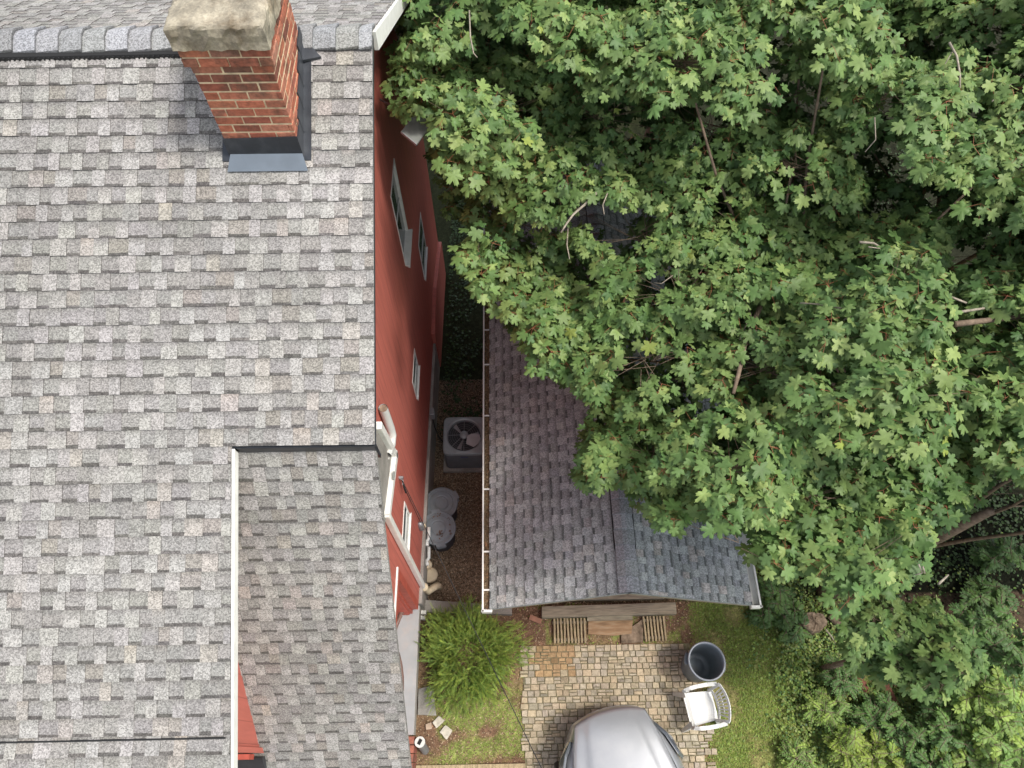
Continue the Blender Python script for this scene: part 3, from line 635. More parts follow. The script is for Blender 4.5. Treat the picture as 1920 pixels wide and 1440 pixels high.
b = MB(); b.prism([az(*q, zt_+.02) for q in ((876, 817), (884, 813), (899, 815), (901, 822), (897, 831), (888, 838), (874, 832))], (0, 0, -.006)); b.build('warning_plate', mat('plate', (.42, .43, .43), rough=.4, var=.1), t)
b = MB(); b.box((cx, acy0-.008, .18), (.13, .006, .035)); b.build('name_plate', mat('plate_blue', (.05, .07, .16), rough=.4), t)
b = MB(); b.box((cx, cy, zb_-.0), (w+.12, d+.12, .08)); tag(b.build('concrete_pad', M_conc, bevel=.01), 'concrete pad under the grey cooling unit', 'concrete pad')

# --- round bins
def round_bin(name, label, c, h, r0, r1, lid=True, group=None, rot=0, tilt=0):
    t = thing(name, label, 'bin', c, group); x, y, z = c
    b = MB(); prof = [(0, z), (r0, z), (r0+.006, z+.02)]+[(r0+(r1-r0)*k/8, z+h*k/8) for k in range(1, 9)]
    if lid: b.lathe(prof, (x, y, 0), 48)
    else:
        b.lathe(prof[:-1]+[(r1, z+h)]+[(r1-.008, z+h)]+[(r0+(r1-r0)*k/8-.008, z+h*k/8) for k in range(7, 0, -1)]+[(r0-.03, z+.02), (r0*.55, z+.025), (r0*.5, z+.035), (0, z+.035)], (x, y, 0), 48)
    b.build('body', M_bin_dark if lid else M_bin, t, smooth=True)
    b = MB(); b.lathe([(r1-.004, z+h-.03), (r1+.014, z+h-.028), (r1+.018, z+h-.004), (r1+.008, z+h+.006), (r1-.010, z+h+.004), (r1-.012, z+h-.02)], (x, y, 0), 48, cap=False); b.build('rim', M_bin_rim if not lid else M_bin, t, smooth=True)
    for s in (0, pi):
        a = rot+s; M = Mz(a); b = MB(); p = Vector((x, y, z+h*.80))
        for (q, dd) in ((Vector((r1+.012, 0, .02)), (.05, .17, .05)), (Vector((r1+.03, 0, .035)), (.035, .13, .03)), (Vector((r1-.004, 0, -.09)), (.02, .15, .14))): b.box(p+M @ q, dd, M)
        b.build('handle', M_bin, t, bevel=.008)
    if lid:
        b = MB(); H = z+h+.012
        b.lathe([(r1+.022, H-.03), (r1+.026, H), (r1+.016, H+.012), (r1-.015, H+.012), (r1-.02, H+.002), (r1-.055, H+.002), (r1-.065, H+.010), (.14, H+.016), (.13, H+.010), (.115, H+.010), (.105, H+.017), (0, H+.02)], (x, y, 0), 56)
        for s in (0, pi): a = rot+s; M = Mz(a); b.box(Vector((x, y, H+.0))+M @ Vector((r1+.03, 0, 0)), (.05, .15, .022), M)
        b.build('lid', M_bin, t, smooth=False)
    return t
t1 = round_bin('lidded_bin', 'clean lidded grey round bin, the one nearer the cooling unit', (-1.17, 4.0, -.38), .66, .23, .265, rot=R(30))
t2 = round_bin('lidded_bin', 'lidded grey round bin with dead leaves on its lid', (-1.20, 3.53, -.34), .70, .23, .275, rot=R(100))
b = MB(); rnd = random.Random(3)
for k in range(46):
    a = rnd.uniform(0, 6.28); r_ = rnd.choice([rnd.uniform(.0, .06), rnd.uniform(.19, .25)]); ox, oy = (.04, -.10) if r_ < .08 else (0, 0)
    x, y = -1.20+ox+r_*cos(a), 3.53+oy+r_*sin(a); s = rnd.uniform(.008, .022); q = rnd.uniform(0, 6.28); z = .395
    b.quad((x+s*cos(q), y+s*sin(q), z+rnd.uniform(0, .01)), (x-s*.6*sin(q), y+s*.6*cos(q), z+.005), (x-s*cos(q), y-s*sin(q), z+rnd.uniform(0, .012)), (x+s*.6*sin(q), y-s*.6*cos(q), z+.002))
tag(b.build('dead_leaves', mat('dead_leaf', (.11, .06, .035), rough=.8, var=.4)), 'brown dead leaves lying on the nearer bin lid', 'dead leaves', kind='stuff')
round_bin('open_bin', 'open empty dark grey round bin standing by the white chair', (2.96, 1.29, .0), .78, .225, .266, lid=False, rot=R(168))

# --- white plastic garden chair (monobloc): local frame, +x is where it faces
def chair():
    c = az(1317, 1326, .42); yaw = R(188); M = Mz(yaw)
    t = thing('garden_chair', 'white plastic garden chair standing on the edge of the pavers', 'chair', (c.x, c.y, 0))
    T = lambda x, y, z: Vector((c.x, c.y, 0))+M @ Vector((x, y, z))
    # seat shell
    b = MB(); nx, ny = 12, 12; g = []
    for i in range(nx+1):
        for j in range(ny+1):
            u = i/nx; v = j/ny*2-1; x = -.20+.44*u; y = v*(.20+.035*u); z = .41+.012*cos(v*pi)*.5-.018*(1-v*v)*(1-abs(u-.4))-(.03*max(0, u-.85)/.15)
            g.append((x, y, z))
    W_ = ny+1; fs = []
    for i in range(nx):
        for j in range(ny): fs.append((i*W_+j, i*W_+j+1, (i+1)*W_+j+1, (i+1)*W_+j))
    n0 = len(g); g2 = [(x, y, z-.006) for x, y, z in g]; fs2 = [tuple(n0+k for k in f[::-1]) for f in fs]
    edge = [j for j in range(W_)]+[i*W_+ny for i in range(1, nx+1)]+[nx*W_+j for j in range(ny-1, -1, -1)]+[i*W_ for i in range(nx-1, 0, -1)]
    fe = [(edge[k], edge[(k+1) % len(edge)], n0+edge[(k+1) % len(edge)], n0+edge[k]) for k in range(len(edge))]
    b.add([T(*p) for p in g+g2], fs+fs2+fe); b.box(T(.235, 0, .385), (.012, .44, .045), M)
    b.build('seat', M_white_plastic, t, smooth=False)
    # backrest: curved frame with fanned slats
    b = MB(); pts_o = []; 
    def backpt(a, h):   # a: -1..1 across, h: 0..1 up
        wdt = .205+.055*h; x = -.15-.10*h-.045*(1-a*a)*1.0; return (x, a*wdt, .42+.40*h)
    def strip(pts, w, th, up):
        for k in range(len(pts)-1): b.bar(T(*pts[k]), T(*pts[k+1]), w, th, up)
    upv = M @ Vector((1, 0, .3))
    top = [backpt(-1+2*k/14, 1-.10*((-1+2*k/14)**2)) for k in range(15)]; strip(top, .05, .014, upv)
    low = [backpt(-1+2*k/10, .22) for k in range(11)]; strip(low, .05, .012, upv)
    for s in (-1, 1): strip([backpt(s, .0), backpt(s, .3), backpt(s, .6), backpt(s, .9)], .045, .016, upv)
    mid = [backpt(-.62+1.24*k/8, .60) for k in range(9)]; strip(mid, .018, .010, upv)
    b.build('backrest', M_white_plastic, t, bevel=.003)
    for k in range(9):
        a = -.8+1.6*k/8; b = MB(); pts = [backpt(a*.78, .22), backpt(a*.9, .6), backpt(a, .93)]; strip(pts, .020, .009, upv); b.build('back_slat', M_white_plastic, t)
    for s in (-1, 1):
        b = MB(); pts = [(-.23, s*.27, .70), (-.10, s*.285, .665), (.05, s*.285, .655), (.17, s*.275, .65), (.235, s*.262, .60), (.25, s*.25, .50)]
        for k in range(len(pts)-1): b.bar(T(*pts[k]), T(*pts[k+1]), .058 if k < 3 else .05, .018)
        b.build('armrest', M_white_plastic, t, bevel=.005)
    for (x, y, dx, dy) in ((.235, .235, .07, .05), (.235, -.235, .07, -.05), (-.21, .21, -.09, .05), (-.21, -.21, -.09, -.05)):
        b = MB(); tp = .52 if x > 0 else .44; a0, a1 = T(x, y, tp), T(x+dx, y+dy, 0)
        ex = M @ Vector((1, 0, 0)); ey = M @ Vector((0, 1, 0)); sx, sy = (1 if x > 0 else -1), (1 if y > 0 else -1)
        for (e, o_) in ((ex*-sx, ey*sy), (ey*-sy, ex*sx)):
            b.prism([a0, a0+e*.075, a1+e*.042, a1], o_*.006)
        b.build('leg', M_white_plastic, t)
chair()

# --- silver car, nose towards the garage; local +x forward
def car():
    yaw = R(90+10.5); o = Vector((1.80, -1.50, 0)); M = Mz(yaw)
    t = thing('silver_car', 'silver car parked on the pavers, its bonnet pointing at the garage', 'car', (o.x, o.y, 0))
    T = lambda x, y, z: o+M @ Vector((x, y, z))
    L0, L1 = -2.35, 2.22
    def hw(x):      # half width
        if x > 1.15: return .93*(1-((x-1.15)/1.55)**2.3*1.0)
        if x < -1.8: return .93*(1-((-1.8-x)/1.3)**2)
        return .93
    def top(x):
        if x > .8: return .98-.07*(x-.8)-.10*max(0, (x-1.9)/.35)**2*.35
        return .98 if x > -1.6 else .98-.04*(-1.6-x)
    def nose(y): return -.26*(abs(y)/.8)**2.2-.02*(y/.8)
    # body loft: cross sections of (fraction across, height factor)
    sec = [(1.0, .20), (1.03, .42), (1.02, .60), (.985, .74), (.93, .845), (.85, .92), (.74, .965), (.735, .975), (.5, .992), (.25, 1.0), (0, 1.003)]
    sec = [(-a, h) for a, h in sec]+[(a, h) for a, h in sec[:-1][::-1]]
    xs = [L0, L0+.04, L0+.2, -1.7, -1.2, -.6, 0, .5, .9, 1.2, 1.5, 1.7, 1.85, 1.98, 2.08, 2.15, 2.19, L1]
    b = MB(); vs = []
    for x in xs:
        H = top(x); Wd = hw(x); sq = 1.0
        if x > 2.1: sq = 1-.25*((x-2.1)/.12)**2
        if x < -2.2: sq = .85
        for a, h in sec:
            xx = x + (nose(a*Wd)*max(0, (x-.9)/1.3) if x > .9 else 0)
            z = .20+(H*h-.20)*(sq if h > .5 else 1)
            # bonnet creases: raised middle panel
            vs.append(T(xx, a*Wd, z+(.012 if abs(a) < .6 and .9 < x < 2.1 else 0)))
    n = len(sec); fs = [(i*n+k, i*n+k+1, (i+1)*n+k+1, (i+1)*n+k) for i in range(len(xs)-1) for k in range(n-1)]
    fs += [tuple(range(n)), tuple(range((len(xs)-1)*n, len(xs)*n))[::-1]]
    b.add(vs, fs); body = b.build('body', M_car, t, smooth=True)
    s = body.modifiers.new('s', 'SUBSURF'); s.levels = 2; s.render_levels = 2
    # bonnet panel resting proud of the body with shut lines
    b = MB(); vs = []; nx, ny = 26, 40
    for i in range(nx+1):
        for j in range(ny+1):
            u = i/nx; v = j/ny*2-1; x = .75+1.42*u; wid = (.80-.30*max(0, u-.05)**1.6); y = v*wid
            x2 = x+nose(y)*.92*u; 
            H = top(x)*(.20+.8*1.0); a = abs(y)/.93
            z = top(x)*(1.003-.028*min(1, a/.74)**2)+.018-.012*u**6*3-(.03*max(0, a-.62))
            crz = .34+.26*(1-u); z += .014*(1/(1+math.exp(-(crz-abs(y))*60)))
            z -= .05*max(0, (abs(v)-.93)/.07)**2*.4
            vs.append(T(x2, y, z))
    Wn = ny+1; fs = [(i*Wn+j, i*Wn+j+1, (i+1)*Wn+j+1, (i+1)*Wn+j) for i in range(nx) for j in range(ny)]
    b.add(vs, fs); bo = b.build('bonnet', M_car, t, smooth=True); md = bo.modifiers.new('th', 'SOLIDIFY'); md.thickness = .02; md.offset = -1
    # headlamps
    for s_ in (-1, 1):
        b = MB(); pl = []
        for (x, y, z) in ((1.66, .835, .82), (1.86, .72, .84), (1.98, .60, .80), (1.97, .66, .70), (1.84, .80, .70), (1.62, .90, .72)):
            pl.append(T(x+nose(y)*.75, s_*y, z))
        pl2 = [p+M @ Vector((.03, s_*.03, .02)) for p in pl]
        b.add(pl+pl2, [tuple(range(6)), tuple(range(6, 12))[::-1]]+[(i, (i+1) % 6, (i+1) % 6+6, i+6) for i in range(6)]); b.build('headlight', M_carlamp, t, bevel=.01)
    b = MB()
    for k in range(5): b.box(T(1.93, 0, .45+k*.06), (.03, 1.0, .025), M)
    b.build('grille', M_black, t)
    b = MB()
    for s_ in (-1, 1):
        pts = [T(.74+1.36*k/14+nose(.80-.30*max(0, k/14-.05)**1.6)*.92*k/14, s_*(.815-.30*max(0, k/14-.05)**1.6), top(.75+1.42*k/14)*.985+.005) for k in range(15)]
        b.tube(pts, .007, 6); b.build('shut_line', M_black, t); b = MB()
    # cabin
    b = MB(); cs = [(.80, .80, .985), (.05, .64, 1.42), (-.5, .62, 1.47), (-1.2, .62, 1.44), (-2.0, .74, .99)]
    vs = []
    for (x, w_, z) in cs: vs += [T(x, -w_, z-.02), T(x, -w_*.6, z), T(x, w_*.6, z), T(x, w_, z-.02)]
    base = [T(.80, -.82, .93), T(.80, .82, .93), T(-2.0, .82, .93), T(-2.0, -.82, .93), T(0, -.83, .93), T(0, .83, .93)]
    fs = [(i*4+k, i*4+k+1, (i+1)*4+k+1, (i+1)*4+k) for i in (1, 2) for k in range(3)]
    b.add(vs+base, fs+[(0, 4, 24), (4, 8, 24), (8, 12, 24), (12, 23, 24), (12, 16, 23), (3, 25, 7), (7, 25, 11), (11, 25, 15), (15, 25, 22), (15, 22, 19)]); b.build('cabin', M_car, t, smooth=False)
    b = MB(); b.add(vs[:8], [(0, 1, 5, 4), (1, 2, 6, 5), (2, 3, 7, 6)]); b.build('windscreen', M_carglass, t)
    b = MB(); b.add(vs[12:20], [(0, 1, 5, 4), (1, 2, 6, 5), (2, 3, 7, 6)]); b.build('rear_window', M_carglass, t)
    for (x, y) in ((1.35, .80), (1.35, -.80), (-1.35, .80), (-1.35, -.80)):
        MM = M @ Matrix.Rotation(R(90), 3, 'X'); b = MB(); b.lathe([(.0, -.1), (.2, -.1), (.31, -.09), (.325, -.05), (.325, .05), (.31, .09), (.2, .1), (0, .1)], T(x, y, .325), 36, MM); wq = b.build('wheel', M_tyre, t, smooth=False)
        b = MB(); b.lathe([(.0, -.105), (.19, -.105), (.2, -.102), (.2, .102), (.19, .105), (0, .105)], T(x, y, .325), 24, MM); b.build('rim', M_wire, wq)
    for s_ in (-1, 1):
        b = MB(); b.box(T(.55, s_*1.0, 1.02), (.10, .18, .12), M); b.build('wing_mirror', M_car, t, bevel=.02)
car()

# --- white cylinder with a dark rectangle on top
p = az(787, 1391, .42); pb = az(797, 1407, .0); ax_ = (p-pb); t = thing('solar_lamp', 'white cylindrical post lamp with a black rectangle on top beside the brick step', 'lamp', tuple(pb))
b = MB(); b.tube([pb, pb+ax_*.93], .062, 28); b.build('post', M_wire, t, smooth=False)
b = MB(); b.tube([pb+ax_*.93, pb+ax_*.96, pb+ax_], [.074, .078, .076], 32); b.build('cap', M_white_plastic, t)
n_ = ax_.normalized(); b = MB(); sd2 = n_.cross(Vector((.4, .9, 0))).normalized(); b.bar(p+n_*.003-n_.cross(sd2)*.04, p+n_*.003+n_.cross(sd2)*.04, .05, .006, n_); b.build('solar_cell', M_black, t)

# stepping stones, slabs and blocks
def slab(name, poly, z, m, label, cat, th=.05, group=None):
    b = MB(); rnd = random.Random(hash(label) % 1000 if False else len(label)*7)
    q = []
    for i in range(len(poly)):
        a, c = poly[i], poly[(i+1) % len(poly)]
        for k in range(3): s = k/3; q.append(az(a[0]+(c[0]-a[0])*s+rnd.uniform(-.7, .7), a[1]+(c[1]-a[1])*s+rnd.uniform(-.7, .7), z))
    b.prism(q, (0, 0, -th)); return single(b, name, m, label, cat, group, bevel=.005)
slab('concrete_slab', [(784, 1292), (812, 1284), (818, 1341), (783, 1341)], .04, M_conc, 'flat grey concrete slab half under the yew bush', 'slab')
slab('broken_stone', [(811, 1354), (823, 1342), (834, 1351), (818, 1366)], .035, M_stone, 'upper broken white stone on the soil below the bush', 'stone', group='broken pale stones below the bush')
slab('broken_stone', [(824, 1373), (836, 1359), (848, 1370), (837, 1387)], .035, M_stone, 'larger lower broken white stone on the soil below the bush', 'stone', group='broken pale stones below the bush')
slab('broken_stone', [(798, 1358), (808, 1354), (810, 1366), (799, 1369)], .03, mat('tan_stone', (.40, .30, .22), rough=.9, var=.2), 'small tan stone left of the two white ones', 'stone', group='broken pale stones below the bush')
slab('white_block', [(785, 1144), (799, 1144), (799, 1151), (785, 1151)], .12, M_white, 'upper small white block between porch and bush', 'block', .1)
slab('white_block', [(785, 1154), (798, 1154), (797, 1161), (785, 1161)], .10, M_white, 'lower small white block between porch and bush', 'block', .1)
# round buried drain cover and collar at the foot of the downspout
b = MB(); c = az(806, 1078, -.05); b.lathe([(0, -.03), (.13, -.03), (.135, .0), (.12, .025), (.095, .03), (.09, .018), (0, .018)], c, 36); tag(b.build('drain_collar', M_cream), 'round cream collar in the soil at the foot of the downspout', 'drain')
c = az(800, 1060, .0); b = MB(); b.lathe([(0, -.03), (.09, -.03), (.10, .06), (.09, .08), (.05, .085), (0, .085)], c, 30, Matrix.Diagonal((1.0, .8, 1)).to_3x3()); tag(b.build('drain_dome', M_cream), 'domed cream cap behind the drain collar by the wall', 'drain')

# stump and log
def lump(name, c, r, h, label, cat, seed, m):
    rnd = random.Random(seed); b = MB(); n = 30; ph = [rnd.uniform(0, 6.28) for _ in range(5)]
    def rad(a): return 1+.10*sin(2*a+ph[0])+.07*sin(3*a+ph[1])+.05*sin(7*a+ph[2])+.03*sin(13*a+ph[3])
    vs = []; lev = [(1.25, -.05), (1.08, h*.4), (1.0, h*.9), (.93, h), (.6, h*.97), (.3, h*1.02)]
    for (k, z) in lev:
        for i in range(n): a = 2*pi*i/n; q = rad(a)*k*r; vs.append((c[0]+q*cos(a), c[1]+q*sin(a)*.9, c[2]+z+rnd.uniform(-.012, .012)))
    fs = [(i*n+k, i*n+(k+1) % n, (i+1)*n+(k+1) % n, (i+1)*n+k) for i in range(len(lev)-1) for k in range(n)]; vs.append((c[0], c[1], c[2]+h)); fs += [((len(lev)-1)*n+k, (len(lev)-1)*n+(k+1) % n, len(vs)-1) for k in range(n)]
    b.add(vs, fs); return tag(b.build(name, m), label, cat)
st = az(1527, 1165, .25); lump('tree_stump', (st.x, st.y, 0), .19, .26, 'round rotting tree stump at the edge of the lawn', 'stump', 4, M_rot)
a = az(1556, 1152, .1); c_ = az(1584, 1175, .1); b = MB(); b.tube([a, a.lerp(c_, .5), c_], [.07, .085, .06], 10); single(b, 'rotten_log', M_rot, 'short rotten log lying just right of the stump', 'log')
a = az(1548, 1180, .15); c_ = az(1567, 1207, .05); b = MB(); b.tube([a, a.lerp(c_, .5)+Vector((0, 0, .03)), c_], [.012, .012, .008], 6); single(b, 'fallen_stick', M_bark_pale, 'thin pale stick leaning below the stump', 'stick')
for k, (x0, y0, x1, y1, lb) in enumerate(((1605, 1255, 1625, 1300, 'longest of the rotting red brown timbers under the small maple'), (1655, 1275, 1680, 1325, 'dark red rotting timber right of the longest one'), (1690, 1255, 1672, 1285, 'short upright rotting stub under the small maple'))):
    a = az(x0, y0, .12); c_ = az(x1, y1, .05); b = MB(); b.bar(a, c_, .11, .07); single(b, 'rotting_timber', mat('red_rot'+'abc'[k], (.16, .065, .04), rough=.95, var=.4, scale=14, bump=1), lb, 'timber', 'rotting timbers in the undergrowth', bevel=.01)

# ================================================================ GROUND, PAVING
rs = np.random.RandomState(7)
def vnoise(x, y, sc, seed):
    r = np.random.RandomState(seed); T = r.rand(64, 64); X = x*sc+31.7; Y = y*sc+17.3; xi = np.floor(X).astype(int); yi = np.floor(Y).astype(int); fx = X-xi; fy = Y-yi; fx = fx*fx*(3-2*fx); fy = fy*fy*(3-2*fy)
    g = lambda a, c: T[a % 64, c % 64]
    return (g(xi, yi)*(1-fx)+g(xi+1, yi)*fx)*(1-fy)+(g(xi, yi+1)*(1-fx)+g(xi+1, yi+1)*fx)*fy
def fbm(x, y, sc, seed, o=4): return sum(vnoise(x, y, sc*2**i, seed+i)/2**i for i in range(o))/sum(1/2**i for i in range(o))
def sstep(a, c, x): t = np.clip((x-a)/(c-a), 0, 1); return t*t*(3-2*t)
def gz(x, y):
    x = np.asarray(x, float); y = np.asarray(y, float)
    al = sstep(2.30, 2.45, y)*(1-sstep(-.2, .3, x)); z = -.22*al-np.clip(y-3, 0, 9)*.13*(1-sstep(3.0, 5.0, x)*.6)*sstep(2.3, 3.2, y)
    rough = .02*fbm(x, y, 3, 5)+.02*sstep(3.6, 5, x)*fbm(x, y, 6, 6)
    return z+(rough-.012)*sstep(0, .1, np.maximum(np.maximum(.1-x, x-3.0), y-1.75))-.02
def lin(a, c, st): return np.arange(a, c, st)
gx = np.concatenate([[-120, -60, -30, -15, -8], lin(-4, -2, .5), lin(-2, 9, .045), lin(9, 16, .5), [20, 30, 60, 120]])
gy = np.concatenate([[-120, -60, -30, -12, -6], lin(-4, -1, .4), lin(-1, 8, .045), lin(8, 16, .4), [20, 30, 60, 120]])
XX, YY = np.meshgrid(gx, gy); ZZ = gz(XX, YY); ZZ = np.where((XX > 15) | (YY > 15) | (XX < -6), -1.0*(YY > 2)*.9, ZZ)
V = np.stack([XX.ravel(), YY.ravel(), ZZ.ravel()], 1); nxg = len(gx); ii, jj = np.meshgrid(np.arange(len(gy)-1), np.arange(nxg-1), indexing='ij'); q = (ii*nxg+jj).ravel()
Fq = np.stack([q, q+1, q+nxg+1, q+nxg], 1)
x, y = V[:, 0], V[:, 1]
soil = np.array([.16, .095, .06]); dark = np.array([.075, .052, .035]); grs = np.array([.20, .255, .065]); straw = np.array([.27, .20, .10]); moss = np.array([.07, .10, .03])
n1 = fbm(x, y, 2.2, 11); n2_ = fbm(x, y, 7, 12); n3 = fbm(x, y, .8, 13)
def grassiness(x, y):
    """0 bare soil, 1 lush"""
    n1 = fbm(x, y, 2.2, 11); n2 = fbm(x, y, 6, 12)
    g = sstep(2.85, 3.25, x+.25*(n2-.5))
    g = g*(1-.5*sstep(.5, .62, n1)*(1-sstep(3.6, 4.2, x)))
    left = (1-sstep(.1, .35, x))*(1-sstep(.75, 1.2, y))*sstep(-1.4, -1.0, x)
    g = np.maximum(g, left*sstep(.42, .56, n1))
    front = sstep(1.55, 1.75, y)*(1-sstep(2.1, 2.3, y))*(x > .6)*(x < 3)
    g = np.maximum(g, front*sstep(.5, .62, n2)*.9)
    g = np.where((y > 2.3) & (x < 3.3), .05, g); g = g*(1-.92*sstep(2.8, 4.6, y+x*.0)*(x > 3.2)); g = g*(1-.7*sstep(4.4, 5.2, x)*sstep(.4, 1.6, y))*(1-sstep(5.2, 6, x)*sstep(1.2, 1.9, y))
    return g
G = grassiness(x, y)[:, None]
base = soil*(.7+.6*n2_[:, None]); base = base+(straw-base)*(sstep(.5, .7, n1)*.55*(y < 2.3))[:, None]
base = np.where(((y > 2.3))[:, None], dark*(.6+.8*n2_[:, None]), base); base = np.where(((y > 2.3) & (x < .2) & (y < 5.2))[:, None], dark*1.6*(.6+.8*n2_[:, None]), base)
base = np.where(((y > 5.5) | ((y > 2.2) & (x > 3.3)))[:, None], np.array([.022, .024, .014])*(.6+.8*n2_[:, None])*(1-.5*((x > 5.4) & (y < 4)))[:, None], base)  # deep shade under the trees painted into the ground colour
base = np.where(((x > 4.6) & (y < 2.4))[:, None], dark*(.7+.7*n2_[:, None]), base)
col = base*(1-G*.8)+grs*(.7+.6*n2_[:, None])*G*.8
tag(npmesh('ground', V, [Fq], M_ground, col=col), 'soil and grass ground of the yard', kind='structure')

# brick pavers: irregular rows with real joints
b = MB(); rnd = random.Random(77); pxa, pxb, pya, pyb = .20, 2.92, -.95, 1.655
y_ = pyb; row = 0
b.col = (.185, .165, .10); b.box(((pxa+pxb)/2, (pya+pyb)/2, -.03), (pxb-pxa, pyb-pya, .05))
PC = [(.40, .335, .235), (.385, .325, .24), (.36, .315, .24), (.41, .34, .24), (.35, .305, .235), (.40, .325, .22)]
while y_ > pya:
    h = rnd.uniform(.088, .104); x_ = pxa+rnd.uniform(-.08, .03)+.0
    xe = pxb+rnd.uniform(-.16, .06)+(.1 if y_ < .8 else -.06)
    while x_ < xe:
        w = rnd.choice([rnd.uniform(.085, .11), rnd.uniform(.10, .125), rnd.uniform(.12, .15)]); 
        parts = [(x_, x_+w, y_-h, y_)]
        if w > .11 and rnd.random() < .38: k = rnd.uniform(.35, .65); parts = [(x_, x_+w, y_-h*k, y_), (x_, x_+w, y_-h, y_-h*k)]
        for (xa, xb, ya, yb) in parts:
            g = .0055; j = lambda: rnd.uniform(-.005, .005); z = rnd.uniform(.006, .016); tx, ty = rnd.uniform(-.004, .004), rnd.uniform(-.004, .004)
            c = jit(rnd.choice(PC), .15, rnd)
            if math.hypot((xa-.62)/.38, (ya-1.42)/.32) < rnd.uniform(.6, 1.1): c = jit((.34, .23, .125), .12, rnd)
            if rnd.random() < .10: c = tuple(a*.75 for a in c)
            cs = [(xa+g+j(), ya+g+j()), (xb-g+j(), ya+g+j()), (xb-g+j(), yb-g+j()), (xa+g+j(), yb-g+j())]
            e = .005; cxm, cym = (xa+xb)/2, (ya+yb)/2
            tp = [(cxm+(px-cxm)*(1-e/(xb-xa)*2), cym+(py-cym)*(1-e/(yb-ya)*2), z+tx*(px-cxm)/.05+ty*(py-cym)/.05) for px, py in cs]
            lo = [(px, py, z-.006) for px, py in cs]; bo = [(px, py, -.02) for px, py in cs]
            b.add(bo+lo+tp, [(8, 9, 10, 11)]+[(i, (i+1) % 4, (i+1) % 4+4, i+4) for i in range(4)]+[(i+4, (i+1) % 4+4, (i+1) % 4+8, i+8) for i in range(4)], [tuple(a*.88 for a in c)]*8+[c]*4)
        x_ += w
    y_ -= h; row += 1
tag(b.build('paved_path', M_paver), 'irregular tan brick pavers of the parking spot', kind='structure')
# ================================================================ FOLIAGE
def maple_template(detail=True):
    half = [(0, 1.0), (7, .84), (14, .88), (19, .66), (28, .47), (36, .66), (42, .86), (49, .80), (56, .98), (63, .78), (71, .84), (78, .60), (86, .46), (96, .56), (106, .72), (117, .76), (127, .58), (143, .44), (160, .38), (180, .16)] if detail else \
           [(0, 1.0), (16, .76), (29, .42), (41, .76), (56, .96), (71, .68), (86, .42), (115, .70), (140, .34), (180, .18)]
    pts = [(a, r) for a, r in half]+[(-a, r) for a, r in half[1:-1][::-1]]
    V = [(0, .06, 0)]
    for a, r in pts:
        x, y = r*sin(R(a)), r*cos(R(a)); ang = abs(a)
        z = -.20*r*r + .07*r*cos(ang/28*pi) if detail else -.2*r*r
        V.append((x, y, z))
    n = len(pts); F_ = [(0, 1+i, 1+(i+1) % n) for i in range(n)]
    V = np.array(V); V[:, 1] += .18      # petiole joins at the origin
    return V, np.array([(a, c, b_) for a, b_, c in F_])
def oval_template():
    V = np.array([(0, 0, 0), (.22, .3, -.03), (.26, .6, -.05), (0, 1.1, -.2), (-.26, .6, -.05), (-.22, .3, -.03), (0, .55, .05)]); F_ = np.array([(6, 0, 1), (6, 1, 2), (6, 2, 3), (6, 3, 4), (6, 4, 5), (6, 5, 0)]); return V, F_
def frames(dirv, nrm):
    """y axis = dirv, z axis close to nrm; returns (n,3,3) with columns x,y,z"""
    y = dirv/np.linalg.norm(dirv, axis=1, keepdims=True); x = np.cross(y, nrm); x /= np.linalg.norm(x, axis=1, keepdims=True)+1e-9; z = np.cross(x, y)
    return np.stack([x, y, z], 2)
def scatter(T, P, Rm, s, droop=None, fold=None):
    V, F_ = T; n = len(P)
    L = np.broadcast_to(V, (n,)+V.shape).copy()
    if droop is not None: L[:, :, 2] *= droop[:, None]
    if fold is not None: L[:, :, 2] += np.abs(L[:, :, 0])*fold[:, None]; L[:, :, 0] *= (1-.5*np.abs(fold[:, None]))
    W_ = np.einsum('nij,nkj->nki', Rm, L*s[:, None, None])+P[:, None, :]
    idx = (np.arange(n)[:, None, None]*len(V)+F_[None]).reshape(-1, F_.shape[1])
    return W_.reshape(-1, 3), idx
def strips(A, B, w0, w1):
    """thin crossed triangular prisms from A to B (3-sided twigs)"""
    d = B-A; ref = np.where(np.abs(d[:, 2:3]) > .8*np.linalg.norm(d, axis=1, keepdims=True), np.array([[1, 0, 0.]]), np.array([[0, 0, 1.]]))
    u = np.cross(d, ref); u /= np.linalg.norm(u, axis=1, keepdims=True)+1e-9; v = np.cross(u, d); v /= np.linalg.norm(v, axis=1, keepdims=True)+1e-9
    R_ = []
    for (Q, w) in ((A, w0), (B, w1)):
        for k in range(3): a = 2*pi*k/3; R_.append(Q+(u*cos(a)+v*sin(a))*(w[:, None] if hasattr(w, '__len__') else w))
    V = np.stack(R_, 1).reshape(-1, 3); n = len(A); f = np.array([(0, 1, 4, 3), (1, 2, 5, 4), (2, 0, 3, 5)])
    return V, (np.arange(n)[:, None, None]*6+f[None]).reshape(-1, 4)
def inpoly(px, py, poly):
    px = np.asarray(px); py = np.asarray(py); r = np.zeros(px.shape, bool); n = len(poly)
    for i in range(n):
        x1, y1 = poly[i]; x2, y2 = poly[(i+1) % n]
        c = ((y1 > py) != (y2 > py)) & (px < (x2-x1)*(py-y1)/((y2-y1) if y2 != y1 else 1e-9)+x1); r ^= c
    return r
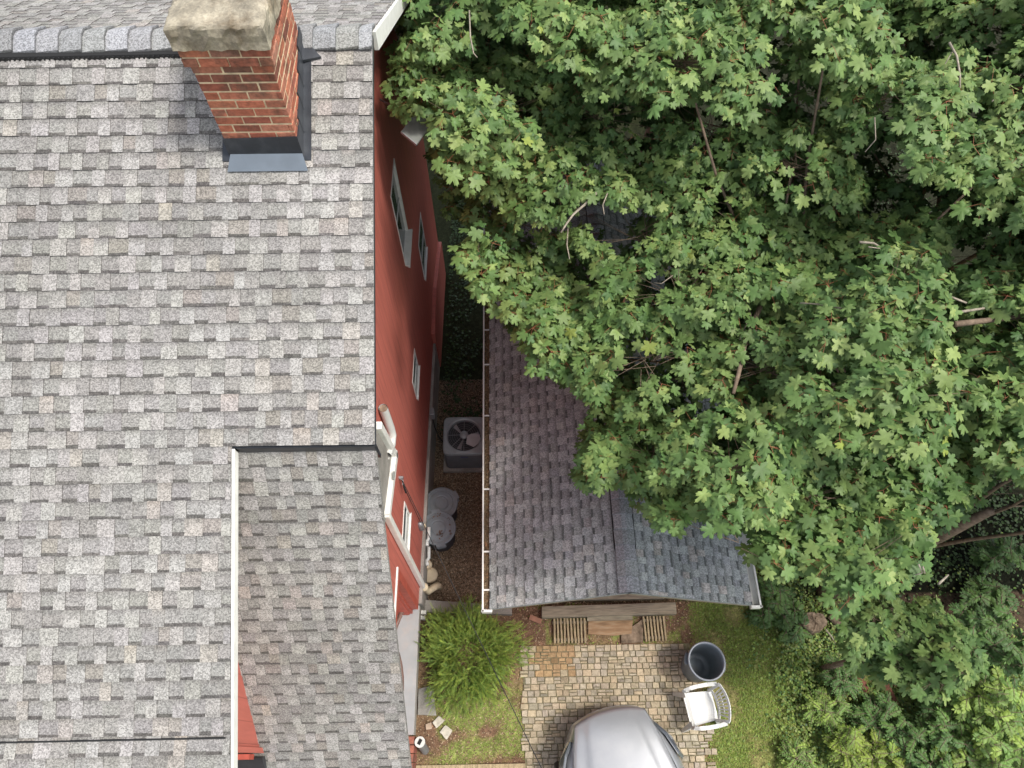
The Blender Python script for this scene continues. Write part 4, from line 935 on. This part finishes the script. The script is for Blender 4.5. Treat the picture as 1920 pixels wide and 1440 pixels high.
COV = [(748, -900), (750, 0), (732, 60), (722, 110), (722, 160), (745, 225), (775, 280), (812, 315), (825, 380), (855, 435), (845, 485), (870, 555), (915, 585), (955, 625), (1000, 680), (1050, 712), (1090, 728), (1112, 755), (1092, 810), (1068, 870), (1078, 905), (1125, 915), (1165, 905), (1195, 958), (1262, 990), (1330, 975), (1400, 1010), (1440, 1075), (1478, 1100), (1520, 1070), (1575, 1125), (1600, 1160), (1625, 1130), (1650, 1110), (1710, 1110), (1740, 1060), (1770, 1000), (1845, 945), (1870, 870), (1932, 905), (2060, 1010), (2800, 1040), (2700, -900)]
HOLES = [(779, 243, 32, 38), (1240, 515, 24, 30), (1205, 650, 16, 32), (1402, 650, 14, 70), (1808, 480, 30, 38), (1692, 268, 30, 28), (1112, 392, 26, 30), (1165, 410, 25, 40), (1465, 50, 22, 30), (1340, 755, 24, 20), (1185, 232, 26, 16), (1880, 60, 16, 50), (1840, 190, 18, 40), (1670, 200, 24, 24), (1500, 590, 18, 14), (1860, 600, 40, 8), (1330, 210, 20, 20), (1710, 1010, 14, 16), (1440, 120, 22, 14), (1905, 640, 18, 8), (1465, 740, 10, 16)]
TRUNKS = [('maple_tree', (.7, 11.0), 'leafy green maple at the top left, its boughs brushing the red wall', .20, 7.0, (-.15, -.35)),
          ('maple_tree', (2.75, 10.1), 'tall maple behind the garage, its crown filling the top middle', .20, 8.2, (0, -.3)),
          ('maple_tree', (4.0, 4.6), 'broad maple leaning over the garage roof, with its brown limbs showing', .17, 6.8, (-.5, -.2)),
          ('maple_tree', (6.1, 6.3), 'large maple at the right edge of the picture with pale bare limbs', .20, 8.0, (0, 0)),
          ('maple_tree', (5.35, 2.45), 'maple with a reddish trunk beside the dark shaded ground at lower right', .13, 6.0, (0, -.05))]
def ztop(x, y): return 5.55+.38*np.clip(x-1, 0, 3.2)+.24*np.clip(y-3.2, 0, 7)+.9*sstep(4.8, 6.5, y)*(1-sstep(1.5, 4, x))
rs = np.random.RandomState(42)
def boughs(sp, off, jz, seed, rr):
    r = np.random.RandomState(seed); out = []
    for tries in range(11000):
        x = r.uniform(-1.8, 11.0); y = r.uniform(.6, 12.8)
        if any((x-o[0])**2+(y-o[1])**2 < sp*sp for o in out): continue
        z = ztop(x, y)+off+r.uniform(-jz, jz)
        out.append((x, y, z, r.uniform(*rr)))
    return out
B1 = boughs(.66, .0, .70, 1, (.50, .85)); B2 = boughs(.74, -1.05, .5, 2, (.55, .85)); B3 = boughs(.85, -2.2, .4, 3, (.6, .9))
TP = np.array([t[1] for t in TRUNKS])
data = {k: dict(P=[], O=[], lay=[], bc=[]) for k in range(len(TRUNKS))}
blist = []
for layer, BL in enumerate((B1, B2, B3)):
    for (bx, by, bz, br_) in BL:
        n = int(br_*br_*[104, 84, 66][layer]); a = rs.uniform(0, 2*pi, n); d = np.sqrt(rs.uniform(0, 1, n))*br_
        # elongated along the outward direction, drooping rim, finger-like ends
        k = np.argmin(np.hypot(TP[:, 0]-bx, TP[:, 1]-by)); out = np.array([bx, by])-TP[k]; on = out/(np.linalg.norm(out)+1e-6)
        ex = 1.25; lx = d*np.cos(a); ly = d*np.sin(a)*.82; lx *= ex
        X = bx+on[0]*lx-on[1]*ly; Y = by+on[1]*lx+on[0]*ly
        q = d/br_; Z = bz-.42*br_*q**2.2-.10*np.cos(a)*q*br_+rs.uniform(-.10, .08, n)
        low = (Z < 3.35+.6) & (X < 3.6) & (Y > 1.7); Z = np.where(low, 3.95+rs.uniform(0, .3, n), Z)
        px, py = proj(np.stack([X, Y, Z], 1)); ok = inpoly(px, py, COV)
        for (dx, dy) in ((-17, 0), (0, 17), (-10, 12), (12, 12)): ok &= inpoly(px+dx, py+dy, COV)
        for (hx, hy, hw_, hh) in HOLES: ok &= ((px-hx)/(hw_+8))**2+((py-hy)/(hh+8))**2 > 1
        ok &= X > -1.22
        if ok.sum() < 3: continue
        D = data[k]; D['P'].append(np.stack([X, Y, Z], 1)[ok]); D['lay'].append(np.full(ok.sum(), layer)); O = np.stack([X-bx, Y-by], 1)[ok]; D['O'].append(O+on*.25*br_)
        D['bc'].append(np.tile(np.stack([X, Y, Z], 1)[ok].mean(0)-[0, 0, .22], (ok.sum(), 1))); cm_ = np.stack([X, Y, Z], 1)[ok].mean(0); blist.append((k, cm_[0], cm_[1], cm_[2]+.1, br_, float(ok.mean()), layer))
T1 = maple_template(True); T2 = maple_template(False)
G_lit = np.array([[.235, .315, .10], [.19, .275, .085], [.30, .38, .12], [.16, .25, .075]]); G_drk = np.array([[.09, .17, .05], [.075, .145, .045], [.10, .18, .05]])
def leafset(P, O, lay, seed, nl=(8, 12), size=.090, T=T1, young=.0):
    r = np.random.RandomState(seed); n = len(P); cnt = r.randint(nl[0], nl[1]+1, n); idx = np.repeat(np.arange(n), cnt); N_ = len(idx)
    base = np.concatenate([np.arange(c)/c for c in cnt])*2*pi+np.repeat(r.uniform(0, 6.28, n), cnt)+r.uniform(-.35, .35, N_)
    oa = np.arctan2(O[:, 1], O[:, 0])[idx]; on = np.stack([np.cos(oa), np.sin(oa)], 1); k = np.clip(np.linalg.norm(O, axis=1)[idx], 0, .8)
    dirh = np.stack([np.cos(base), np.sin(base)], 1)+on*.25*k[:, None]
    pr = r.uniform(.03, .13, N_); Q = P[idx].copy(); Q[:, :2] += dirh*pr[:, None]; Q[:, 2] += r.uniform(-.07, .05, N_)-pr*.35-(.03*(dirh*on).sum(1))
    dr = r.uniform(.15, .75, N_); d3 = np.concatenate([dirh/np.linalg.norm(dirh, axis=1, keepdims=True), -dr[:, None]], 1)
    nr = np.stack([r.normal(0, .33, N_)+on[:, 0]*.35*k, r.normal(0, .33, N_)+on[:, 1]*.35*k, np.ones(N_)], 1)
    Rm = frames(d3, nr); s = size*np.clip(r.normal(1.0, .22, N_), .45, 1.35)*(1-.1*(lay[idx] > 0))
    V, F_ = scatter(T, Q, Rm, s, r.uniform(.3, 2.4, N_), np.clip(r.normal(0, .38, N_), -.8, .8))
    mixc = np.clip(r.beta(1.6, 1.6, N_)*.8+np.repeat(r.uniform(-.3, .4, n), cnt)-.34*(lay[idx]), 0, 1)[:, None]  # lower layers lean to the dark greens: crown shade mixed into leaf colour
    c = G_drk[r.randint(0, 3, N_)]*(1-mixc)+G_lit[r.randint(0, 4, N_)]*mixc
    yel = r.rand(N_) < .004+young; c[yel] = np.array([.26, .32, .07])*r.uniform(.7, 1.1, (yel.sum(), 1))
    c *= r.uniform(.85, 1.15, (N_, 1))
    C_ = np.repeat(c, len(T[0]), 0)
    PV, PF = strips(P[idx]+np.array([0, 0, -.03]), Q, .0022, .0016)
    return V, F_, C_, PV, PF
PALE = {2: [([(1118, 362), (1098, 382), (1075, 402), (1062, 420), (1052, 436)], .016), ([(1098, 384), (1080, 392)], .007), ([(1065, 425), (1063, 460), (1068, 486)], .009), ([(1139, 362), (1130, 385), (1133, 402)], .008),
            ([(1043, 650), (1065, 658), (1095, 652), (1126, 636)], .008), ([(1425, 575), (1398, 640), (1385, 700), (1375, 738)], .028), ([(1410, 585), (1392, 625), (1380, 655)], .008), ([(1410, 618), (1440, 628), (1465, 630)], .006), ([(1262, 516), (1240, 532), (1226, 530)], .006)],
        3: [([(1612, 454), (1638, 456), (1660, 470), (1685, 488)], .013), ([(1628, 463), (1650, 466)], .007), ([(1620, 580), (1570, 577), (1530, 570), (1500, 568)], .010), ([(1620, 580), (1600, 590), (1582, 600)], .012), ([(1530, 570), (1548, 562), (1568, 578)], .005), ([(1790, 608), (1840, 602), (1910, 594), (1990, 590)], .030), ([(1900, 672), (1960, 655)], .026), ([(1780, 556), (1812, 568)], .012), ([(1800, 585), (1845, 578)], .014)],
        1: [([(1780, 80), (1794, 105), (1800, 140), (1800, 165)], .012), ([(1785, 98), (1772, 120)], .006), ([(1335, 112), (1350, 132), (1365, 152)], .035), ([(1440, 28), (1462, 8)], .01), ([(1400, 105), (1380, 125), (1374, 140)], .006), ([(1640, 220), (1642, 262), (1622, 285)], .006), ([(1860, 190), (1915, 140)], .008), ([(1405, 103), (1425, 118)], .006)],
        0: [([(880, 20), (882, 70), (888, 100), (895, 108)], .008)], 4: [([(1722, 1058), (1730, 1074), (1716, 1078)], .008), ([(1760, 1095), (1778, 1078)], .01), ([(1730, 1062), (1734, 1075)], .008)]}
for k, (nm, (tx, ty), lb, tr, th_, lean) in enumerate(TRUNKS):
    D = data[k]; g0 = float(gz(tx, ty))-.1
    t = thing(nm, lb, 'tree', (tx, ty, g0+.1), 'maples over and behind the garage')
    P = np.concatenate(D['P']); O = np.concatenate(D['O']); lay = np.concatenate(D['lay']); bc = np.concatenate(D['bc'])
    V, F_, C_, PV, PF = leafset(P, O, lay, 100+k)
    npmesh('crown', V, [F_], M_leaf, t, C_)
    rnd = random.Random(50+k); rq = np.random.RandomState(60+k)
    TV, TF = strips(bc+rq.normal(0, .05, bc.shape), P+np.array([0, 0, -.05]), .0045, .002)
    sel = np.random.RandomState(k+9).rand(len(TF)//3) < .5; TF = TF.reshape(-1, 3, 4)[sel].reshape(-1, 4); npmesh('twigs', TV, [TF], M_bark, t); sel = np.random.RandomState(k).rand(len(PF)//3) < .35; PF = PF.reshape(-1, 3, 4)[sel].reshape(-1, 4); npmesh('leaf_stalks', PV, [PF], M_twig, t)
    b = MB(); hz = [0, .25, .5, .72, .9]; tp = [Vector((tx+lean[0]*h*h*1.4+.05*sin(h*9+k), ty+lean[1]*h*h*1.4+.05*cos(h*7+k), g0+h*(th_-g0)*.86)) for h in hz]
    b.tube(tp, [tr*1.25, tr, tr*.8, tr*.6, tr*.35], 12); tk = b.build('trunk', M_bark, t, smooth=True)
    b = MB()
    for (kk, bx, by, bz, br_, fr, layer) in blist:
        if kk != k or fr < .3 or math.hypot(bx-tx, by-ty) > (3.4 if k < 4 else 1.3) or rnd.random() < .55 or (bx > 6.6 and by < 5): continue
        h = rnd.uniform(.35, .95); s = min(int(h*4), 3); st_ = tp[s].lerp(tp[s+1], h*4-s if h*4-s <= 1 else 1); e = Vector((bx, by, bz-.3)); m1 = st_.lerp(e, .35)+Vector((rnd.uniform(-.12, .12), rnd.uniform(-.12, .12), .1)); m2 = st_.lerp(e, .7)+Vector((rnd.uniform(-.1, .1), rnd.uniform(-.1, .1), .05))
        for p_ in (m1, m2, st_):
            if p_.x < 3.5 and p_.y > 1.7 and p_.z < 3.75: p_.z = 3.75+rnd.uniform(0, .2)
        r0 = .014+.008*(e-st_).length/2
        b.tube([st_, m1, m2, e], [r0, r0*.75, r0*.5, .010], 7)
    b.build('limbs', M_bark, t, smooth=True)
    for (pl, rr_) in PALE.get(k, []):
        zz = float(ztop(*az(*pl[0], 6.2)[:2]))-.15
        b = MB(); pts = [az(x_, y_, zz-.03*i) for i, (x_, y_) in enumerate(pl)]
        b.tube(pts, [rr_*(1-.5*i/len(pts)) for i in range(len(pts))], 7); b.build('bare_branch', M_bark_pale if rr_ < .02 else M_bark, t, smooth=True)

# small low maple at lower right
LOW = [(1608, 1150), (1650, 1120), (1700, 1130), (1760, 1125), (1790, 1165), (1845, 1220), (1848, 1245), (1810, 1270), (1795, 1305), (1740, 1300), (1700, 1280), (1640, 1270), (1600, 1235), (1592, 1185)]
r = np.random.RandomState(8); n = 2600; X = r.uniform(4.2, 7.4, n); Y = r.uniform(.4, 3.0, n); Z = 3.1+.45*np.sin(X*3.1+1)*np.cos(Y*3.7)+r.uniform(-.35, .1, n)
px, py = proj(np.stack([X, Y, Z], 1)); ok = inpoly(px, py, LOW)
for (dx, dy) in ((-12, 0), (12, 0), (0, 12), (0, -12)): ok &= inpoly(px+dx, py+dy, LOW)
P = np.stack([X, Y, Z], 1)[ok][:150]; cen = P.mean(0); t = thing('maple_sapling', 'small low maple with flat even green leaves above the rotting timbers', 'tree', (cen[0], cen[1], 0))
V, F_, C_, PV, PF = leafset(P, P[:, :2]-cen[:2], np.zeros(len(P))+.35, 200, (7, 10), .118, T1)
npmesh('crown', V, [F_], M_leaf, t, C_)
TV, TF = strips(np.tile(cen-[0, 0, .8], (len(P), 1)), P, .009, .003); npmesh('twigs', np.concatenate([TV, PV]), [np.concatenate([TF, PF+len(TV)])], M_bark, t)
b = MB(); b.tube([(cen[0], cen[1], -.1), (cen[0]+.05, cen[1], 1.2), (cen[0], cen[1], 2.6)], [.05, .04, .025], 8); b.build('trunk', M_bark, t)

# yew bush
def yew():
    c = az(880, 1228, .45); c = Vector((c.x+.0, c.y+.02, 0)); t = thing('yew_bush', 'bushy round yew shrub with bright yellow green shoots beside the porch', 'bush', tuple(c))
    r = np.random.RandomState(5); base = np.array([c.x, c.y, .12])
    def lob(th): return 1+.12*np.sin(3*th+1)+.08*np.sin(5*th)+.06*np.sin(8*th+2)
    n1_ = 430; th = r.uniform(0, 2*pi, n1_); el = np.arcsin(r.uniform(0, 1, n1_)**.85); L = r.uniform(.60, .98, n1_); L[r.rand(n1_) < .10] *= 1.14
    d = np.stack([np.cos(th)*np.cos(el), np.sin(th)*np.cos(el), np.sin(el)*.95], 1); tipA = base+d*(L*lob(th)*.92)[:, None]+r.normal(0, .04, (n1_, 3)); stA = base+d*(L*.45)[:, None]+r.normal(0, .05, (n1_, 3))
    n2b = 1900; th = r.uniform(0, 2*pi, n2b); el = np.arcsin(r.uniform(0, 1, n2b)); rad = r.uniform(.40, .80, n2b)*lob(th); d = np.stack([np.cos(th)*np.cos(el), np.sin(th)*np.cos(el), np.sin(el)], 1)
    stB = base+d*rad[:, None]; dr_ = d+r.normal(0, .6, (n2b, 3))+np.array([0, 0, .2]); dr_ /= np.linalg.norm(dr_, axis=1, keepdims=True); tipB = stB+dr_*r.uniform(.09, .20, (n2b, 1))
    tip = np.concatenate([tipA, tipB]); st_ = np.concatenate([stA, stB]); n = n1_+n2b; tip[:, 2] = np.maximum(tip[:, 2], .05)
    SV, SF = strips(st_, tip, .004, .002); npmesh('stems', SV, [SF], mat('yew_stem', (.24, .27, .05), rough=.7, var=.2), t)
    P = []; Dv = []; Nn = []; C_ = []; S_ = []
    for i in range(n):
        m = 30 if i < n1_ else 14; s = np.linspace(.1, 1.0, m); young_ = r.uniform(.35, 1.1)
        ax0 = tip[i]-st_[i]; l = np.linalg.norm(ax0); a = ax0/l; side = np.cross(a, [0, 0, 1.0]+r.normal(0, .5, 3)); side /= np.linalg.norm(side)+1e-9
        u = np.cross(side, a); q = st_[i]+ax0*s[:, None]
        for sg in (-1, 1):
            P.append(q+r.normal(0, .002, (m, 3))); Dv.append(side*sg+a*.35+r.normal(0, .22, (m, 3))); Nn.append(np.tile(u, (m, 1))+r.normal(0, .2, (m, 3)))
            f = s[:, None]*young_; f = np.clip(f, 0, 1)**1.6; C_.append(np.array([.10, .21, .04])*(1-f)+np.array([.50, .62, .10])*f*r.uniform(.8, 1.15)); S_.append((.026 if i < n1_ else .022)*(1-.55*s**3)*r.uniform(.8, 1.15, m))
        
    P = np.concatenate(P); Dv = np.concatenate(Dv); Nn = np.concatenate(Nn); C_ = np.concatenate(C_); S_ = np.concatenate(S_)
    T = (np.array([(0, 0, 0), (.19, .4, 0), (0, 1, -.05), (-.19, .4, 0)]), np.array([(0, 1, 2, 3)])); V, F_ = scatter(T, P, frames(Dv, Nn), S_)
    npmesh('foliage', V, [F_], M_leaf2, t, np.repeat(C_, 4, 0))
yew()

# shrubs with pointed leaflets at the lower right, each its own plant
TO = oval_template()
def compound_shrub(c, r_, h, seed, label, cols, nst=26, lsz=.062, pinn=7, name='wild_shrub', group='young shrubs in the undergrowth'):
    r = np.random.RandomState(seed); t = thing(name, label, 'shrub', c, group); c = np.array(c)
    th = r.uniform(0, 2*pi, nst); rad = r_*np.sqrt(r.uniform(.05, 1, nst)); tip = np.stack([c[0]+rad*np.cos(th), c[1]+rad*np.sin(th), c[2]+h*(1-.35*(rad/r_)**2)*r.uniform(.7, 1.1, nst)], 1); st_ = np.tile(c, (nst, 1))+r.normal(0, .04, (nst, 3)); st_[:, 2] = c[2]
    P = []; Dv = []; C_ = []; S_ = []; A = []; B_ = []
    A.append(st_); B_.append(tip)
    for i in range(nst):
        nf = r.randint(6, 10)
        for q in range(nf):      # fronds around the stem end
            s = r.uniform(.45, 1); o = st_[i]*(1-s)+tip[i]*s; a = r.uniform(0, 2*pi); dd = np.array([cos(a), sin(a), r.uniform(-.15, .35)]); L = r.uniform(.16, .30)*(1.2-.5*s); e = o+dd*L; A.append(o[None]); B_.append(e[None])
            sd_ = np.cross(dd, [0, 0, 1]); sd_ /= np.linalg.norm(sd_); cc = cols[r.randint(len(cols))]*r.uniform(.75, 1.2)*(.65+.5*s)
            for j in range(pinn):
                u = (j+1)/pinn; pos = o*(1-u)+e*u-np.array([0, 0, .04*u*u])
                for sg in ((-1, 1) if j < pinn-1 else (0,)): P.append(pos); Dv.append(sd_*sg+dd*(.75 if sg else 1)+r.normal(0, .12, 3)-np.array([0, 0, .15])); C_.append(cc*r.uniform(.88, 1.12)); S_.append(lsz*r.uniform(.8, 1.2)*(.75+.5*sin(pi*u)))
    P = np.array(P); Dv = np.array(Dv); N_ = np.tile([0, 0, 1.], (len(P), 1))+r.normal(0, .25, (len(P), 3)); V, F_ = scatter(TO, P, frames(Dv, N_), np.array(S_)); npmesh('leaves', V, [F_], M_leaf2, t, np.repeat(np.array(C_), 7, 0))
    SV, SF = strips(np.concatenate(A), np.concatenate(B_), .005, .002); npmesh('stems', SV, [SF], M_bark, t)
gA = np.array([[.10, .19, .05], [.12, .215, .052], [.085, .165, .045]]); gB = np.array([[.24, .34, .065], [.18, .28, .06], [.14, .245, .055]]); gY = np.array([[.24, .32, .05], [.18, .27, .045]])
SH = [((1830, 1190), .45, 1.5, 'feathery dark shrub just right of the low maple', gA, 20, .075), ((1905, 1200), .5, 1.9, 'tall feathery shrub at the right edge below the dark ground', gA, 24, .08), ((1880, 1310), .5, 1.7, 'bright tipped feathery shrub at the right edge, middle of the thicket', gB, 26, .075),
      ((1800, 1350), .5, 1.2, 'mid green feathery shrub right of centre in the thicket', gA, 24, .07), ((1900, 1410), .5, 1.5, 'broad leafy shrub in the bottom right corner', gB, 26, .075), ((1735, 1380), .42, .9, 'low dark shrub left of the corner shrubs', gA, 22, .06), ((1830, 1425), .4, 1.1, 'light green shrub at the bottom edge near the corner', gB, 20, .07),
      ((1615, 1400), .36, .7, 'yellow green shrub at the bottom of the thicket', gY, 20, .055), ((1560, 1330), .26, .5, 'small light green shrub on the lawn side of the thicket', gB, 14, .05), ((1680, 1420), .3, .7, 'yellow tipped shrub at the very bottom edge of the thicket', gY, 16, .055), ((1585, 1265), .22, .6, 'slender blue green sprig beside the rotting timbers', gA, 8, .05), ((1660, 1350), .34, .6, 'low mid green shrub below the rotting timbers', gA, 18, .055),
      ((1760, 1440), .35, .9, 'dark green shrub cut by the bottom edge of the picture', gA, 18, .065), ((1500, 1420), .22, .35, 'smallest clump of the thicket, at the lawn edge', gB, 12, .045)]
for i, ((px_, py_), r_, h, lb, cols, ns, ls) in enumerate(SH):
    p_ = az(px_, py_, h*.8); compound_shrub((p_.x, p_.y, float(gz(p_.x, p_.y))), r_, h, 300+i, lb, cols, ns+4, ls*.82)
for i, (px_, py_, h, lb) in enumerate(((1900, 1040, .9, 'dim shrub in the dark ground at the right edge'), (1870, 1130, .6, 'dim low sprigs above the feathery shrubs'), (1480, 1150, .4, 'dark low shrub between garage corner and stump'), (1445, 1120, .35, 'dark low plant at the corner of the garage gutter'), (770, 250, 5.6, None))):
    if lb is None: continue
    p_ = az(px_, py_, h*.8); compound_shrub((p_.x, p_.y, float(gz(p_.x, p_.y))), .36, h, 340+i, lb, gA*.8, 14, .07)

# lawn, clover and ground cover
def blades(name, n, region, seed, h, w, cols, label, dens):
    r = np.random.RandomState(seed); x = r.uniform(region[0], region[1], n); y = r.uniform(region[2], region[3], n); k = r.rand(n) < dens(x, y); x, y = x[k], y[k]; n = len(x)
    z = gz(x, y)-.005; P = np.stack([x, y, z], 1); a = r.uniform(0, 2*pi, n); d = np.stack([np.cos(a), np.sin(a), r.uniform(.1, 1.0, n)], 1)
    T = (np.array([(-.5*w, 0, 0), (.5*w, 0, 0), (.42*w, .5, -.04), (0, 1, -.30), (-.42*w, .5, -.04)]), np.array([(0, 1, 2, 4), (4, 2, 3, 3)])); T = (T[0], np.array([(0, 1, 2, 3, 4)]))
    V, F_ = scatter(T, P, frames(d, np.stack([-np.cos(a), -np.sin(a), np.ones(n)], 1)), h*r.uniform(.5, 1.3, n)); c = cols[r.randint(len(cols), size=n)]*r.uniform(.7, 1.25, (n, 1))*(.75+.5*fbm(x, y, 2.4, 91))[:, None]
    return tag(npmesh(name, V, [F_], M_grass, None, np.repeat(c, 5, 0)), label, 'grass', kind='stuff')
gc = np.array([[.25, .34, .06], [.28, .38, .07], [.20, .30, .055], [.34, .36, .10], [.42, .35, .17]])
def dl(x, y): return grassiness(x, y)*(1-.75*sstep(.55, .70, fbm(x, y, 2.2, 11))*(x < 4))
blades('lawn_grass', 190000, (2.75, 6.2, -1.0, 3.0), 21, .045, .13, gc, 'short green and straw coloured lawn grass right of the pavers', lambda x, y: np.clip(dl(x, y), 0, 1)*.75)
blades('lawn_grass', 42000, (-1.45, .75, -1.0, 1.2), 22, .04, .13, gc, 'patchy grass growing on the soil below the yew bush', lambda x, y: np.clip(dl(x, y), 0, 1)*.8)
blades('joint_weeds', 52000, (.15, 3.0, -.9, 2.3), 23, .045, .28, gc[:3]*.9, 'small weeds growing in the paver joints and by the planks', lambda x, y: sstep(.56, .66, fbm(x, y, 3.2, 55))*.8*(.5+.5*sstep(1.55, 1.75, y))+.025)
def roundleaves(name, n, region, seed, s, cols, label, dens, hh, cat='ground cover'):
    r = np.random.RandomState(seed); x = r.uniform(region[0], region[1], n); y = r.uniform(region[2], region[3], n); k = r.rand(n) < dens(x, y); x, y = x[k], y[k]; n = len(x)
    P = np.stack([x, y, gz(x, y)+r.uniform(.01, hh, n)], 1); a = r.uniform(0, 2*pi, n); d = np.stack([np.cos(a), np.sin(a), r.uniform(-.4, .3, n)], 1)
    T = (np.array([(0, 0, 0), (.32, .25, 0), (.36, .6, -.03), (0, .95, -.08), (-.36, .6, -.03), (-.32, .25, 0)]), np.array([(0, 1, 2, 3, 4, 5)]))
    V, F_ = scatter(T, P, frames(d, np.tile([0, 0, 1.], (n, 1))+r.normal(0, .3, (n, 3))), s*r.uniform(.6, 1.3, n)); c = cols[r.randint(len(cols), size=n)]*r.uniform(.65, 1.25, (n, 1))
    return tag(npmesh(name, V, [F_], M_leaf2, None, np.repeat(c, 6, 0)), label, cat, kind='stuff')
roundleaves('clover', 30000, (2.8, 5.2, -1, 2.6), 31, .024, gc[:3]*.9, 'clover mixed into the lawn', lambda x, y: np.clip(dl(x, y), 0, 1)*.5, .03, 'clover')
gI = np.array([[.20, .30, .06], [.14, .235, .055], [.25, .34, .07], [.09, .17, .05], [.26, .30, .09]])
roundleaves('ground_ivy', 46000, (3.3, 8.8, -.9, 3.4), 32, .042, gI, 'leafy ground ivy under the shrubs at lower right', lambda x, y: sstep(3.75, 4.6, x+.6*(fbm(x, y, 2, 70)-.5))*(.25+.75*(1-sstep(1.5, 3.0, y)))*sstep(.3, .5, fbm(x, y, 2.5, 71))*(1-.85*sstep(1.3, 1.9, y)*(x > 5.4)), .14)
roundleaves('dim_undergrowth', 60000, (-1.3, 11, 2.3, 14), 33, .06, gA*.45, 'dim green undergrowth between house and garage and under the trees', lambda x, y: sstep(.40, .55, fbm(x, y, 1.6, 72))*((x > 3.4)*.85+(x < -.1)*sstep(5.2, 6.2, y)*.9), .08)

# chips, gravel, dead leaves in the alley and on the bare soil
def litter(name, n, region, seed, s, cols, label, dens, cat='litter'):
    r = np.random.RandomState(seed); x = r.uniform(region[0], region[1], n); y = r.uniform(region[2], region[3], n); k = r.rand(n) < dens(x, y); x, y = x[k], y[k]; n = len(x); z = gz(x, y)+.004
    P = np.stack([x, y, z], 1); a = r.uniform(0, 2*pi, n); d = np.stack([np.cos(a), np.sin(a), r.normal(0, .3, n)], 1)
    T = (np.array([(-.5, -.35, 0), (.4, -.45, 0), (.55, .3, 0), (-.1, .55, 0), (0, 0, .35)]), np.array([(0, 1, 4), (1, 2, 4), (2, 3, 4), (3, 0, 4)]))
    V, F_ = scatter(T, P, frames(d, np.tile([0, 0, 1.], (n, 1))+r.normal(0, .25, (n, 3))), s*r.uniform(.35, 1.5, n)); c = cols[r.randint(len(cols), size=n)]*r.uniform(.6, 1.3, (n, 1))
    return tag(npmesh(name, V, [F_], M_chip, None, np.repeat(c, 5, 0)), label, cat, kind='stuff')
lc = np.array([[.26, .18, .12], [.17, .12, .08], [.34, .25, .17], [.11, .08, .055], [.22, .15, .095], [.22, .18, .13]])
litter('wood_chips', 42000, (-1.45, -.1, 2.3, 7.0), 41, .02, lc, 'brown wood chips and leaf litter covering the alley floor', lambda x, y: np.ones_like(x)*.9, 'wood chips')
litter('soil_litter', 30000, (-1.5, 3.0, -1.0, 2.35), 42, .015, np.array([[.30, .19, .12], [.20, .12, .08], [.38, .29, .19], [.14, .09, .06]]), 'bark crumbs and dead grass on the bare soil', lambda x, y: np.where((x > .2) & (y < 1.66), .10, .8)*np.where((x > .2) & (y < 1.66) & (y > 1.2), 2.5, 1))
litter('forest_litter', 26000, (3.3, 8.8, .3, 9), 43, .035, lc*np.array([.10, .12, .08]), 'dead leaves and twigs on the shaded ground under the trees', lambda x, y: sstep(4.3, 5.0, x+.3*(y > 2.6))*.9*(1-.85*((x > 5.4) & (y < 4.2))))  # litter colours scaled near black to carry the tree shade
print('leaf clusters', sum(len(np.concatenate(data[k]['P'])) for k in data))
